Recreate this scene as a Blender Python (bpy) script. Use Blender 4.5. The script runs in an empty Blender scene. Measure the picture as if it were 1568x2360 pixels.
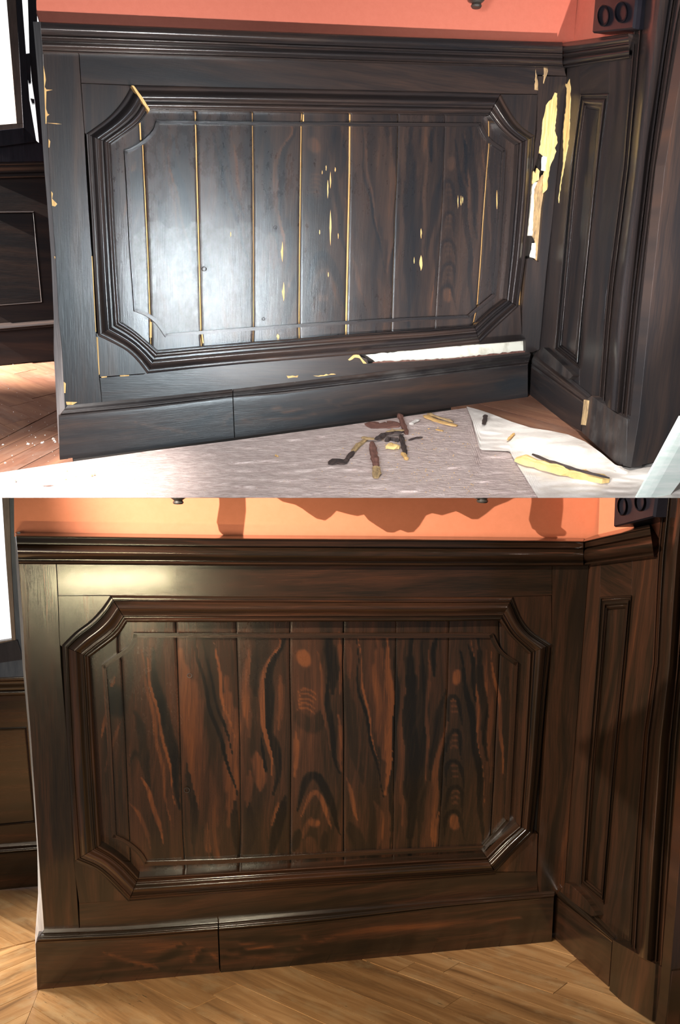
import bpy, bmesh, math, random
import numpy as np
from mathutils import Vector, Matrix
random.seed(7); rng = np.random.default_rng(7)
# ------------------------------------------------------------------ camera
W_, H_, F = 1568.0, 2360.0, 1800.0
CX, CY = W_/2, H_/2
VV = np.array([510-CX, 9500-CY, F]); U = -VV/np.linalg.norm(VV)
fw = np.array([0, 0, 1.]); Yw = fw-(fw@U)*U; Yw /= np.linalg.norm(Yw)
Xw = np.cross(Yw, U)
RW = np.array([Xw, Yw, U])
CAM = np.array([0, 0, 2.55])
def w(v): return RW@np.asarray(v, float)
def ray(p): return w([(p[0]-CX)/F, (p[1]-CY)/F, 1.0])
sc = bpy.context.scene
cd = bpy.data.cameras.new('camera'); cam = bpy.data.objects.new('camera', cd)
sc.collection.objects.link(cam); sc.camera = cam
cd.sensor_fit = 'HORIZONTAL'; cd.sensor_width = 36; cd.lens = F/W_*36; cd.clip_start = .02
r_, u_, b_ = w([1, 0, 0]), w([0, -1, 0]), w([0, 0, -1])
cam.matrix_world = Matrix([[r_[i], u_[i], b_[i], CAM[i]] for i in range(3)]+[[0, 0, 0, 1]])
# ------------------------------------------------------------------ world, exposure
sc.view_settings.view_transform = 'Standard'; sc.view_settings.look = 'None'
sc.view_settings.exposure = 0.0; sc.view_settings.gamma = 1.0; sc.view_settings.use_curve_mapping = False
wd = bpy.data.worlds.new('world'); sc.world = wd; wd.use_nodes = True
wd.node_tree.nodes['Background'].inputs[0].default_value = (.92, .94, 1.0, 1)
wd.node_tree.nodes['Background'].inputs[1].default_value = 0.11

# ------------------------------------------------------------------ rooms: two corners, one above the other
class Plane:
    def __init__(s, n, pt):
        s.n = n/np.linalg.norm(n); s.c = s.n@pt
        if s.n@(CAM-pt) < 0: s.n = -s.n; s.c = -s.c
        ref = np.array([0, 0, 1.]); a = ref-(ref@s.n)*s.n
        if np.linalg.norm(a) < .5: a = np.array([0, 1., 0]); a = a-(a@s.n)*s.n
        s.v = a/np.linalg.norm(a); s.u = np.cross(s.v, s.n)
    def at(s, p, off=0.0):
        r = ray(p); return CAM+r*((s.c+off-s.n@CAM)/(s.n@r))
    def uv(s, P): return (P@s.u, P@s.v)
class Room: pass
def room(vp, vr, corner, base_px, depth, K, vv, base_off):
    R = Room(); R.K = K
    dp, dr, V = w([vp[0]-CX, vp[1]-CY, F]), w([vr[0]-CX, vr[1]-CY, F]), w([vv[0]-CX, vv[1]-CY, F])
    C = CAM+ray(corner)*depth
    R.P = Plane(np.cross(dp, V), C); R.R = Plane(np.cross(dr, V), C)
    R.F = Plane(np.cross(dp, dr), R.P.at(base_px, base_off*K)); R.dp, R.dr = dp, dr; R.V = V
    R.par = lambda pt: Plane(np.cross(dp, V), pt)
    return R
A = room((6000, 275), (437, 280), (1246, 790), (1217, 915), 1.55, .62, (510, 8300), .022)
B = room((9300, 1420), (461, 1434), (1303, 2031), (1272, 2170), 4.0, 1.8, (510, 12400), .022)

# ------------------------------------------------------------------ lights
def look(o, loc, tgt):
    o.location = loc
    o.rotation_euler = (Vector(tgt)-Vector(loc)).to_track_quat('-Z', 'Y').to_euler()
def area(name, loc, tgt, sx, sy, e, col, spread=180):
    l = bpy.data.lights.new(name, 'AREA'); l.shape = 'RECTANGLE'; l.size = sx; l.size_y = sy
    l.energy = e; l.color = col; l.spread = math.radians(spread)
    o = bpy.data.objects.new(name, l); sc.collection.objects.link(o); look(o, loc, tgt); return o
def spot(name, loc, tgt, e, col, ang, blend, rad):
    l = bpy.data.lights.new(name, 'SPOT'); l.energy = e; l.color = col; l.spot_size = math.radians(ang)
    l.spot_blend = blend; l.shadow_soft_size = rad
    o = bpy.data.objects.new(name, l); sc.collection.objects.link(o); look(o, loc, tgt); return o
def point(name, loc, e, col, rad):
    l = bpy.data.lights.new(name, 'POINT'); l.energy = e; l.color = col; l.shadow_soft_size = rad
    o = bpy.data.objects.new(name, l); sc.collection.objects.link(o); o.location = loc; return o
def mirror(pl, px, t):
    p = pl.at(px); d = ray(px); d = d/np.linalg.norm(d); r = d-2*(d@pl.n)*pl.n
    return p+r*t, p
lp, tg = mirror(A.P, (440, 670), 1.7)
area('window_light_upper', lp, tg, .22, .18, 1.15, (.80, .93, 1.0), 32)
spot('low_lamp_upper', CAM+np.array([.42, .25, -.42]), A.P.at((800, -60)), 125, (1, .92, .88), 52, .4, .012)
area('shaft_highlight_upper', CAM+np.array([-.42, .05, .04]), A.R.at((1420, 560)), .16, .42, 3.4, (.95, .97, 1.0), 46)  # added light beside the camera, makes the highlight on the casing shaft
area('far_fill_upper', CAM+np.array([-1.15, 1.0, .30]), A.F.at((60, 900)), .4, .4, 1.3, (.95, .96, 1.0), 80)  # unseen fill, added to lift the far wainscot and left parquet
spot('sun_patch_upper', CAM+np.array([-.75, .5, 1.0]), A.F.at((60, 1142)), 420, (1, .95, .9), 22, 1.0, .05)
spot('sheet_fill_upper', CAM+np.array([-.1, .35, 1.2]), A.F.at((760, 1110)), 62, (1, .95, .92), 34, .8, .12)  # no lamp hangs here: soft spot added to brighten the dust sheet
spot('sun_glint_upper', CAM+np.array([.25, .45, .9]), A.F.at((1350, 1030)), 75, (1, .96, .9), 17, .9, .03)
lp, tg = mirror(B.P, (265, 1335), 3.8)
area('window_light_lower', lp, tg, .95, .09, 1.9, (1.0, .86, .52), 34)
area('floor_fill_lower', CAM+np.array([-1.3, .4, -.7]), B.F.at((760, 2330)), .5, .8, 48, (1.0, .84, .62), 100)  # unseen warm fill aimed at the lower parquet
area('mould_highlight_lower', CAM+np.array([.55, .0, -.12]), B.P.at((260, 2120)), .45, .18, 5, (1.0, .88, .62), 40)  # added light, draws golden highlights on the lower mouldings and base cap
area('casing_light_lower', CAM+np.array([-.5, .1, -.6]), B.R.at((1500, 1900)), .12, .6, 4, (1.0, .88, .66), 36)  # unseen light added to bring out the lower door casing
area('left_fill_lower', B.F.at((-300, 2150))+np.array([0, 0, 1.0]), B.F.at((60, 2230)), .5, .5, 16, (1.0, .95, .86), 90)  # fill added out of frame to brighten the left end of the lower floor
spot('wall_lamp_lower', B.P.at((411, 1161))-B.P.u*1.34+B.P.n*1.67+B.P.v*1.25, B.P.at((1060, 1170)), 1000, (1.0, .90, .80), 62, .5, .012)

# ------------------------------------------------------------------ materials
def nt(name):
    m = bpy.data.materials.new(name); m.use_nodes = True
    t = m.node_tree; t.nodes.clear(); out = t.nodes.new('ShaderNodeOutputMaterial')
    b = t.nodes.new('ShaderNodeBsdfPrincipled'); t.links.new(b.outputs[0], out.inputs[0]); return m, t, b
def N(t, ty, **k):
    n = t.nodes.new(ty)
    for a, v in k.items():
        if a.startswith('i_'):
            key = a[2:]; n.inputs[int(key) if key.isdigit() else key].default_value = v
        else: setattr(n, a, v)
    return n
def L(t, a, b): t.links.new(a, b)
def math_(t, op, a, b=None):
    n = t.nodes.new('ShaderNodeMath'); n.operation = op
    for i, x in enumerate((a, b)):
        if x is None: continue
        if isinstance(x, (int, float)): n.inputs[i].default_value = x
        else: L(t, x, n.inputs[i])
    return n.outputs[0]
def ramp(t, fac, stops, interp='LINEAR'):
    n = t.nodes.new('ShaderNodeValToRGB'); cr = n.color_ramp; cr.interpolation = interp
    while len(cr.elements) > 1: cr.elements.remove(cr.elements[-1])
    for i, (p, c) in enumerate(stops):
        e = cr.elements[0] if i == 0 else cr.elements.new(p)
        e.position = p; e.color = (*c, 1)
    if fac is not None: L(t, fac, n.inputs[0])
    return n.outputs[0]
def coords(t, s1=1.0):
    uv = N(t, 'ShaderNodeUVMap'); sep = N(t, 'ShaderNodeSeparateXYZ'); L(t, uv.outputs[0], sep.inputs[0])
    info = N(t, 'ShaderNodeObjectInfo')
    return sep.outputs[0], sep.outputs[1], math_(t, 'MULTIPLY', info.outputs['Random'], 37.0)
def noise(t, u, v, z, su, sv, detail=4, rough=.55, scale=1.0, dist=0):
    c = N(t, 'ShaderNodeCombineXYZ'); L(t, math_(t, 'MULTIPLY', u, su), c.inputs[0])
    L(t, math_(t, 'MULTIPLY', v, sv), c.inputs[1]); L(t, z, c.inputs[2])
    n = N(t, 'ShaderNodeTexNoise'); n.inputs['Scale'].default_value = scale
    n.inputs['Detail'].default_value = detail; n.inputs['Roughness'].default_value = rough
    n.inputs['Distortion'].default_value = dist; L(t, c.outputs[0], n.inputs['Vector']); return n.outputs[0]
def mixc(t, fac, a, b, mode='MIX'):
    n = N(t, 'ShaderNodeMix', data_type='RGBA', blend_type=mode)
    for k, x in ((0, fac), (6, a), (7, b)):
        if isinstance(x, (int, float)): n.inputs[k].default_value = x
        elif isinstance(x, tuple): n.inputs[k].default_value = (*x, 1)
        else: L(t, x, n.inputs[k])
    return n.outputs[2]
def wood(name, stops, rough, rvar, wear=None, wearth=.74, bump=.15, figw=.5, contrast=1.0, coat=0.0, grime=None, spec=.5, bloom_sheen=False):
    m, t, b = nt(name); u, v, z = coords(t)
    wob = noise(t, u, v, z, 2.2, 7, 2)
    v2 = math_(t, 'ADD', v, math_(t, 'MULTIPLY', math_(t, 'SUBTRACT', wob, .5), .10))
    st = noise(t, u, v2, z, 1.3, 24, 5, .6)
    fine = noise(t, u, v, z, 14, 420, 3, .6)
    f = math_(t, 'ADD', math_(t, 'MULTIPLY', math_(t, 'SUBTRACT', st, .5), 1.9*contrast), .5)
    f = math_(t, 'ADD', f, math_(t, 'MULTIPLY', math_(t, 'SUBTRACT', fine, .5), .42))
    at = N(t, 'ShaderNodeAttribute', attribute_name='fig')
    f = math_(t, 'ADD', f, math_(t, 'MULTIPLY', math_(t, 'MULTIPLY', at.outputs['Fac'], math_(t, 'ADD', math_(t, 'MULTIPLY', noise(t, u, v2, z, 5, 95, 4, .65), 1.9), .02)), figw))
    col = ramp(t, f, stops)
    if grime:
        g = noise(t, u, v, z, 9, 14, 6, .7)
        col = mixc(t, math_(t, 'MULTIPLY', ramp(t, g, [(.5, (0, 0, 0)), (.72, (1, 1, 1))]), .5), col, grime)
    if wear:
        wn = noise(t, u, v, z, 26, 210, 4, .7); wl = noise(t, u, v, z, 5, 9, 2)
        wm = ramp(t, math_(t, 'ADD', wn, math_(t, 'MULTIPLY', math_(t, 'SUBTRACT', wl, .5), .3)), [(wearth, (0, 0, 0)), (wearth+.02, (1, 1, 1))])
        col = mixc(t, wm, col, wear)
    if bloom_sheen:
        ab = N(t, 'ShaderNodeAttribute', attribute_name='bloom_sheen'); sp = noise(t, u, v, z, 55, 90, 6, .75)
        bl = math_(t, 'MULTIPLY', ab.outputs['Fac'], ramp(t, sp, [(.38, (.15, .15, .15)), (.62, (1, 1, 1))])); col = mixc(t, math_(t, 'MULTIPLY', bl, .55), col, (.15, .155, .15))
    L(t, col, b.inputs['Base Color'])
    rn = noise(t, u, v, z, 30, 60, 5, .7); rn2 = noise(t, u, v, z, 3, 5, 2)
    rr = math_(t, 'ADD', math_(t, 'MULTIPLY', math_(t, 'ADD', rn, rn2), rvar), rough-rvar)
    if bloom_sheen: rr = math_(t, 'ADD', rr, math_(t, 'MULTIPLY', ab.outputs['Fac'], .05))
    L(t, rr, b.inputs['Roughness'])
    b.inputs['Coat Weight'].default_value = coat; b.inputs['Coat Roughness'].default_value = .12
    b.inputs['Specular IOR Level'].default_value = spec
    bp = N(t, 'ShaderNodeBump'); bp.inputs['Strength'].default_value = bump; bp.inputs['Distance'].default_value = .002
    hh = math_(t, 'ADD', math_(t, 'MULTIPLY', fine, .5), noise(t, u, v, z, 12, 40, 3)); L(t, hh, bp.inputs['Height'])
    L(t, bp.outputs[0], b.inputs['Normal']); return m
def plain(name, c1, c2, rough=.6, su=20, sv=20, bump=.2, spec=.5, dist=.002, trans=0, lo=.3, hi=.7, metal=0):
    m, t, b = nt(name); u, v, z = coords(t); n = noise(t, u, v, z, su, sv, 6, .65)
    L(t, ramp(t, n, [(lo, c1), (hi, c2)]), b.inputs['Base Color']); b.inputs['Roughness'].default_value = rough
    b.inputs['Specular IOR Level'].default_value = spec; b.inputs['Metallic'].default_value = metal
    if trans: b.inputs['Transmission Weight'].default_value = trans
    bp = N(t, 'ShaderNodeBump'); bp.inputs['Strength'].default_value = bump; bp.inputs['Distance'].default_value = dist
    L(t, n, bp.inputs['Height']); L(t, bp.outputs[0], b.inputs['Normal']); return m
def emis(name, c, s):
    m = bpy.data.materials.new(name); m.use_nodes = True; t = m.node_tree; t.nodes.clear()
    o = t.nodes.new('ShaderNodeOutputMaterial'); e = t.nodes.new('ShaderNodeEmission')
    e.inputs[0].default_value = (*c, 1); e.inputs[1].default_value = s; L(t, e.outputs[0], o.inputs[0]); return m
SA = [(.12, (.009, .012, .016)), (.45, (.022, .018, .018)), (.68, (.044, .029, .024)), (.95, (.09, .043, .026))]
SB = [(.12, (.005, .004, .003)), (.42, (.014, .0085, .005)), (.66, (.036, .015, .008)), (.95, (.092, .030, .011))]
TAN = (.62, .37, .14)
M = {}
M['A_board'] = wood('dull_figured_wood', SA, .29, .14, (.55, .33, .15), .80, .14, .22, .55, 0, bloom_sheen=True)
M['A_mould'] = wood('dull_moulding_wood', SA, .24, .08, (.45, .22, .10), .83, .05, .3, .55, .1)
M['B_mould'] = wood('polished_moulding_wood', SB, .19, .08, None, .80, .07, .3, .6, .4)
M['A_wood'] = wood('dull_dark_wood', SA, .33, .10, (.45, .25, .12), .80, .12, .3, .55, 0)
M['A_worn'] = wood('scuffed_dark_wood', SA, .42, .14, (.42, .36, .30), .755, .3, .3, .6, 0, grime=(.10, .095, .09))
M['B_board'] = wood('polished_figured_wood', SB, .27, .10, None, .8, .12, .42, .55, .15)
M['B_wood'] = wood('polished_dark_wood', SB, .23, .10, (.35, .27, .14), .82, .30, .3, .6, .25)
M['B_floor'] = wood('waxed_oak_parquet', [(.1, (.13, .065, .026)), (.5, (.32, .165, .065)), (.9, (.50, .29, .13))], .34, .14, (.09, .06, .03), .70, .3, .3, .9, .1, grime=(.42, .31, .17))
M['A_floor'] = wood('dusty_oak_parquet', [(.1, (.10, .045, .028)), (.5, (.20, .09, .055)), (.9, (.32, .16, .09))], .5, .14, (.5, .4, .32), .80, .3, .3, .7, 0, grime=(.26, .17, .13))
M['gap'] = plain('joint_dark', (.006, .004, .003), (.014, .009, .006), .8)
M['tan'] = plain('bare_pale_wood', (.50, .27, .08), (.80, .52, .22), .7, 8, 160, .4)
M['raw'] = plain('torn_raw_wood', (.60, .36, .12), (.95, .68, .28), .75, 14, 130, .7, dist=.004, lo=.28, hi=.6)
M['rot'] = plain('rotten_wood', (.20, .13, .07), (.62, .42, .20), .85, 30, 90, .8, dist=.004)
M['plaster'] = plain('old_plaster', (.62, .58, .44), (.95, .93, .80), .9, 30, 30, .5, lo=.25, hi=.5)
M['orangeA'] = plain('salmon_wall_paint', (.60, .165, .105), (.64, .185, .120), .75, 60, 60, .15)
M['orangeB'] = plain('orange_wall_paint', (.66, .215, .105), (.71, .235, .12), .75, 60, 60, .1)
M['cloth'] = plain('grey_brown_sheeting', (.50, .37, .34), (.80, .66, .61), .36, 45, 130, 1.0, dist=.006, lo=.32, hi=.72)
M['paper'] = plain('pale_sheeting', (.60, .52, .47), (.88, .82, .76), .38, 10, 14, .5, dist=.004, lo=.3, hi=.6)
M['bark'] = plain('dark_splinter_wood', (.02, .018, .02), (.09, .055, .045), .7, 20, 90, .6)
M['redchip'] = plain('reddish_splinter_wood', (.10, .04, .03), (.26, .12, .09), .75, 20, 90, .6)
M['black'] = plain('black_lacquer', (.008, .008, .012), (.016, .014, .018), .28, 20, 20, .1)
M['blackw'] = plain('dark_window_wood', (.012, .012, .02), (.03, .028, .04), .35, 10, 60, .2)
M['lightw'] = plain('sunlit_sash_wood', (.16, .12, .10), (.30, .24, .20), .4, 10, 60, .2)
M['edge'] = plain('pale_reveal_edge', (.22, .20, .20), (.48, .45, .44), .5, 10, 60, .2)
M['bluish'] = plain('blue_grey_sill', (.05, .07, .11), (.10, .13, .18), .35, 10, 60, .2)
M['sky'] = emis('bright_outdoor_sky', (1, 1, 1), 1.6)
M['glass'] = plain('window_glass', (.9, .95, 1), (1, 1, 1), .02, 2, 2, 0, trans=1)
M['tube'] = plain('pale_green_plastic', (.74, .86, .78), (.97, 1.0, .94), .22, 30, 6, .4, dist=.004)
M['iron'] = plain('dark_bronze', (.02, .018, .015), (.07, .06, .05), .4, 30, 30, .4)

# ------------------------------------------------------------------ mesh helpers
def link(name, verts, faces, mat, parent=None, uvs=None, smooth=False, fig=None):
    me = bpy.data.meshes.new(name); me.from_pydata([tuple(v) for v in verts], [], faces)
    me.materials.append(M[mat] if isinstance(mat, str) else mat)
    if uvs is not None:
        lay = me.uv_layers.new(name='UVMap'); idx = np.empty(len(me.loops), int); me.loops.foreach_get('vertex_index', idx)
        lay.data.foreach_set('uv', np.asarray(uvs, float)[idx].ravel())
    if fig is not None:
        a = me.attributes.new('fig', 'FLOAT', 'POINT'); a.data.foreach_set('value', np.asarray(fig, float))
    if smooth:
        me.polygons.foreach_set('use_smooth', [True]*len(me.polygons)); me.set_sharp_from_angle(angle=math.radians(48))
    o = bpy.data.objects.new(name, me); sc.collection.objects.link(o)
    if parent:
        o.parent = parent; o.matrix_parent_inverse = parent.matrix_world.inverted()
    bm = bmesh.new(); bm.from_mesh(me); bmesh.ops.recalc_face_normals(bm, faces=bm.faces); bm.to_mesh(me); bm.free()
    return o
def empty(name, loc, label=None, cat=None, group=None, kind=None):
    o = bpy.data.objects.new(name, None); o.empty_display_size = .05; sc.collection.objects.link(o)
    o.location = loc; o.matrix_world = Matrix.Translation(Vector(loc)); return tag(o, label, cat, group, kind)
def tag(o, label=None, cat=None, group=None, kind=None):
    for k, x in (('label', label), ('category', cat), ('group', group), ('kind', kind)):
        if x: o[k] = x
    return o
def plate(rm, pl, poly, off, thick, mat, name, parent=None, grain='v', bev=.0012, back=None):
    """flat piece: outline traced on a wall or floor plane, real thickness behind it"""
    K = rm.K; n = len(poly)
    fr = [pl.at(p, off*K) for p in poly]
    # inset a touch for an eased edge
    c = sum(fr)/n; verts = []
    area2 = 0
    P2 = [pl.uv(p) for p in fr]
    for i in range(n): area2 += P2[i][0]*P2[(i+1) % n][1]-P2[(i+1) % n][0]*P2[i][1]
    sgn = 1 if area2 > 0 else -1
    e = bev*K; ins = []
    for i in range(n):
        a, b, d = np.array(P2[i-1]), np.array(P2[i]), np.array(P2[(i+1) % n])
        t1 = (b-a)/(np.linalg.norm(b-a)+1e-9); t2 = (d-b)/(np.linalg.norm(d-b)+1e-9)
        n1 = np.array([-t1[1], t1[0]])*sgn; n2 = np.array([-t2[1], t2[0]])*sgn
        q = (n1+n2); q = q/max(.6, (q@q))*2*.5*1.0
        ins.append(fr[i]+(pl.u*q[0]+pl.v*q[1])*e)
    rim = [p-pl.n*e for p in fr]; bk = [p-pl.n*(thick*K) for p in fr] if back is None else [pl.at(q, (off-thick)*K) for q in back]
    verts = ins+rim+bk
    faces = [tuple(range(n))]
    for k in (0, 1):
        for i in range(n):
            j = (i+1) % n; faces.append((k*n+i, k*n+j, (k+1)*n+j, (k+1)*n+i))
    faces.append(tuple(range(3*n-1, 2*n-1, -1)))
    uv = []
    for p in verts:
        a, b = pl.uv(p); uv.append((b/K, a/K) if grain == 'v' else (a/K, b/K))
    return link(name, verts, faces, mat, parent, uv)
def resample(poly, n, ends=True):
    poly = [np.array(p, float) for p in poly]
    s = [0]
    for a, b in zip(poly, poly[1:]): s.append(s[-1]+np.linalg.norm(b-a))
    s = np.array(s)/s[-1]; X = [p[0] for p in poly]; Y = [p[1] for p in poly]
    t = np.linspace(0, 1, n) if isinstance(n, int) else np.asarray(n)
    return np.stack([np.interp(t, s, X), np.interp(t, s, Y)], 1)
def smoothpoly(poly, n=14):
    """catmull-rom through points"""
    P = [np.array(p, float) for p in poly]; P = [2*P[0]-P[1]]+P+[2*P[-1]-P[-2]]; out = []
    for i in range(1, len(P)-2):
        for k in range(n):
            t = k/n; a, b, c, d = P[i-1:i+3]
            out.append(.5*((2*b)+(c-a)*t+(2*a-5*b+4*c-d)*t*t+(-a+3*b-3*c+d)*t**3))
    out.append(P[-2]); return out
def loft(rm, pl, outer, inner, prof, n, mat, name, parent=None, depth=.02, figf=None, flip=False):
    """moulding: profile (t across, height) swept between two traced edges on a plane"""
    K = rm.K; O, I = resample(outer, n), resample(inner, n); m = len(prof)
    n = len(O); verts, uv, fig = [], [], []; slen = 0; prev = None
    for i in range(n):
        row = []
        px = [O[i]*(1-t)+I[i]*t for t, h in prof]
        for p, (t, h) in zip(px, prof): row.append(pl.at(p, h*K))
        row = [pl.at(px[0], prof[0][1]*K)-pl.n*(prof[0][1]*K+depth*K)]+row+[pl.at(px[-1], prof[-1][1]*K)-pl.n*(prof[-1][1]*K+depth*K)]
        mid = row[m//2]
        if prev is not None: slen += np.linalg.norm(mid-prev)
        prev = mid; a = 0
        for k, p in enumerate(row):
            if k: a += np.linalg.norm(p-row[k-1])
            uv.append((slen/K, a/K)); verts.append(p)
            fig.append(figf(px[min(max(k-1, 0), m-1)]) if figf else 0)
    q = m+2; faces = []
    for i in range(n-1):
        for k in range(q-1): faces.append((i*q+k, (i+1)*q+k, (i+1)*q+k+1, i*q+k+1))
        faces.append((i*q+q-1, (i+1)*q+q-1, (i+1)*q, i*q))
    faces.append(tuple(range(q))); faces.append(tuple(range((n-1)*q+q-1, (n-1)*q-1, -1)))
    return link(name, verts, faces, mat, parent, uv, True, fig if figf else None)
def bumps(spec):
    """spec: list of (t0,t1,h0,h1,kind) -> dense profile"""
    out = []
    for t0, t1, h0, h1, kd in spec:
        k = 2 if kd == 'l' else 9
        for i in range(k):
            s = i/(k-1); t = t0+(t1-t0)*s
            if kd == 'l': h = h0+(h1-h0)*s
            elif kd == 'r': h = h0+(h1-h0)*math.sin(math.pi*s)          # round: h1 = crest
            elif kd == 'q': h = h0+(h1-h0)*math.sin(math.pi/2*s)        # quarter, rising fast
            elif kd == 'c': h = h0+(h1-h0)*(1-math.cos(math.pi/2*s))    # cove
            elif kd == 's': h = h0+(h1-h0)*(.5-.5*math.cos(math.pi*s))  # ogee
            out.append((t, h))
    return out
def homog(src, dst):
    a, b = [], []
    for (x, y), (X, Y) in zip(src, dst):
        a += [[x, y, 1, 0, 0, 0, -X*x, -X*y], [0, 0, 0, x, y, 1, -Y*x, -Y*y]]; b += [X, Y]
    h = np.linalg.solve(np.array(a, float), np.array(b, float)); return np.append(h, 1).reshape(3, 3)
def happly(H, p):
    v = H@np.array([p[0], p[1], 1]); return v[:2]/v[2]
def interp_x(line, y):
    return float(np.interp(y, [p[1] for p in line], [p[0] for p in line]))

# ------------------------------------------------------------------ painted rosewood figure (traced once, used on both panels)
ST = []   # polyline, half width, value, closed fill
def st(pts, wd, val): ST.append((np.array(pts, float), wd, val))
st([(262, 1590), (268, 1640)], 20, -.9); st([(232, 1700), (250, 1640), (262, 1600)], 4, .8)
st([(245, 1780), (262, 1700), (278, 1660)], 4, .6); st([(262, 1560), (250, 1620)], 5, .9)
st([(351, 1500), (365, 1603), (391, 1686), (406, 1785), (414, 1860)], 11, -.95)
st([(335, 1500), (352, 1600), (372, 1680), (393, 1780), (404, 1850)], 3, 1)
st([(325, 1500), (342, 1600), (358, 1680), (378, 1800), (392, 1900)], 4, .55)
st([(322, 1792), (342, 1825), (358, 1871), (375, 1944)], 5, .9); st([(300, 1850), (325, 1880), (345, 1960)], 4, .5)
st([(310, 1640), (330, 1700), (340, 1790)], 9, -.5); st([(300, 1760), (315, 1730), (330, 1760), (350, 1860)], 6, -.4)
st([(415, 1500), (440, 1640), (460, 1760), (500, 1980)], 26, .45); st([(520, 1560), (535, 1700), (530, 1900)], 16, .55)
st([(448, 1470), (461, 1536), (477, 1603), (497, 1669), (514, 1719), (528, 1765), (545, 1835)], 4, -.9)
st([(470, 1470), (485, 1560), (510, 1650), (540, 1745)], 3, -.7); st([(497, 1480), (512, 1600), (540, 1700)], 3, .9)
st([(430, 1760), (445, 1850), (450, 1970)], 7, -.6); st([(478, 1900), (482, 1975)], 6, .9); st([(540, 1850), (548, 1975)], 8, -.7)
st([(639, 1466), (644, 1488), (623, 1515), (613, 1538), (606, 1586), (604, 1653), (615, 1690), (625, 1740), (623, 1785)], 6, 1)
st([(656, 1466), (649, 1491), (633, 1515), (622, 1550), (618, 1619), (619, 1686), (634, 1719), (640, 1790), (632, 1830)], 11, -.95)
st([(593, 1735), (597, 1780), (600, 1818)], 13, .8); st([(575, 1780), (572, 1860)], 8, .5); st([(606, 1700), (611, 1790)], 2.5, -1)
st([(660, 1840), (645, 1880), (632, 1930), (626, 1975)], 11, -.9); st([(645, 1850), (625, 1900)], 4, .8)
st([(572, 1500), (565, 1600), (575, 1700)], 9, .45); st([(585, 1500), (590, 1600)], 10, -.4); st([(648, 1560), (645, 1680)], 7, .4)
st([(575, 1850), (580, 1900), (565, 1975)], 10, -.4)
st([(700, 1508), (704, 1524)], 14, .95); st([(759, 1462), (765, 1538), (768, 1600)], 12, -.8); st([(785, 1462), (786, 1600)], 5, .6)
for k in range(5): st([(684, 1597+k*11), (695, 1588+k*11), (712, 1587+k*11), (728, 1597+k*11)], 2.2, .65)
st([(690, 1640), (700, 1660), (725, 1670), (740, 1640)], 16, -.4)
st([(684, 1870), (700, 1820), (712, 1790), (724, 1784), (738, 1792), (752, 1830), (770, 1875), (785, 1925)], 8, -.95)
st([(692, 1880), (710, 1840), (724, 1822), (735, 1832), (750, 1870), (768, 1915)], 5, .75)
st([(712, 1892), (736, 1896)], 8, 1); st([(700, 1930), (708, 1900), (718, 1880)], 6, .7); st([(720, 1965), (716, 1930)], 12, .6)
st([(680, 1960), (690, 1915)], 9, -.7); st([(745, 1960), (752, 1920)], 7, -.5)
st([(752, 1560), (760, 1640), (770, 1735), (784, 1785)], 6, -.9); st([(735, 1500), (748, 1640), (760, 1730)], 4, .5)
st([(683, 1690), (680, 1790)], 6, .5); st([(780, 1650), (788, 1780)], 5, .7)
wedge = [(838, 1470), (846, 1600), (862, 1700), (878, 1790), (890, 1845), (894, 1845), (900, 1785), (906, 1653), (903, 1540), (896, 1470)]
st([(890, 1470), (897, 1560), (899, 1653), (895, 1760), (891, 1835)], 9, 1); st([(870, 1470), (880, 1600), (884, 1750)], 16, .6)
st([(822, 1470), (828, 1583), (848, 1669), (862, 1735), (874, 1795), (888, 1842)], 2.6, -1)
st([(826, 1470), (838, 1580), (853, 1670), (872, 1760)], 2.4, .95); st([(800, 1560), (815, 1700), (835, 1800)], 12, -.25)
st([(798, 1795), (812, 1840), (826, 1888)], 5, .75); st([(912, 1470), (914, 1600), (906, 1780), (900, 1960)], 6, -.8)
st([(866, 1850), (876, 1880), (870, 1960)], 8, .45); st([(810, 1900), (835, 1970)], 14, -.5); st([(800, 1470), (806, 1560)], 7, .3)
st([(928, 1470), (930, 1640), (926, 1900)], 8, .35); st([(948, 1470), (946, 1620), (950, 1800), (946, 1970)], 15, -.95)
st([(975, 1480), (970, 1700), (968, 1950)], 10, -.5); st([(991, 1500), (985, 1640), (984, 1800)], 4, .6)
st([(1012, 1462), (1000, 1510), (998, 1560)], 5, -1); st([(1034, 1650), (1011, 1740), (1002, 1850), (998, 1960)], 6, .6)
st([(1032, 1690), (1018, 1780), (1012, 1880)], 4, -.7); st([(1030, 1590), (1005, 1680), (993, 1800)], 6, -.6); st([(1012, 1870), (1003, 1960)], 3, .9)
st([(1052, 1545), (1055, 1572)], 9, .9)
for k, (y, a) in enumerate([(1600, 14), (1680, 17), (1750, 19), (1810, 20), (1865, 20)]):
    st([(1047-a, y+60), (1047-a*.8, y+15), (1047, y), (1047+a*.8, y+15), (1047+a*1.1, y+70)], 4, -.7)
    for j in range(3): st([(1040, y+14+j*13), (1048, y+10+j*13), (1058, y+15+j*13)], 2.4, .55)
st([(1049, 1880), (1051, 1905)], 10, 1); st([(1060, 1500), (1088, 1660), (1105, 1790), (1112, 1960)], 7, -.9)
st([(1078, 1490), (1092, 1540), (1096, 1620)], 5, -.9); st([(1100, 1470), (1112, 1600), (1122, 1750)], 8, -.8)
st([(1131, 1500), (1146, 1587), (1156, 1671), (1158, 1780)], 4, .8); st([(1085, 1480), (1100, 1600), (1100, 1700), (1120, 1850)], 3, .7)
st([(1120, 1500), (1130, 1640), (1130, 1800)], 6, .4); st([(1170, 1560), (1165, 1850)], 7, -.3)
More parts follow.
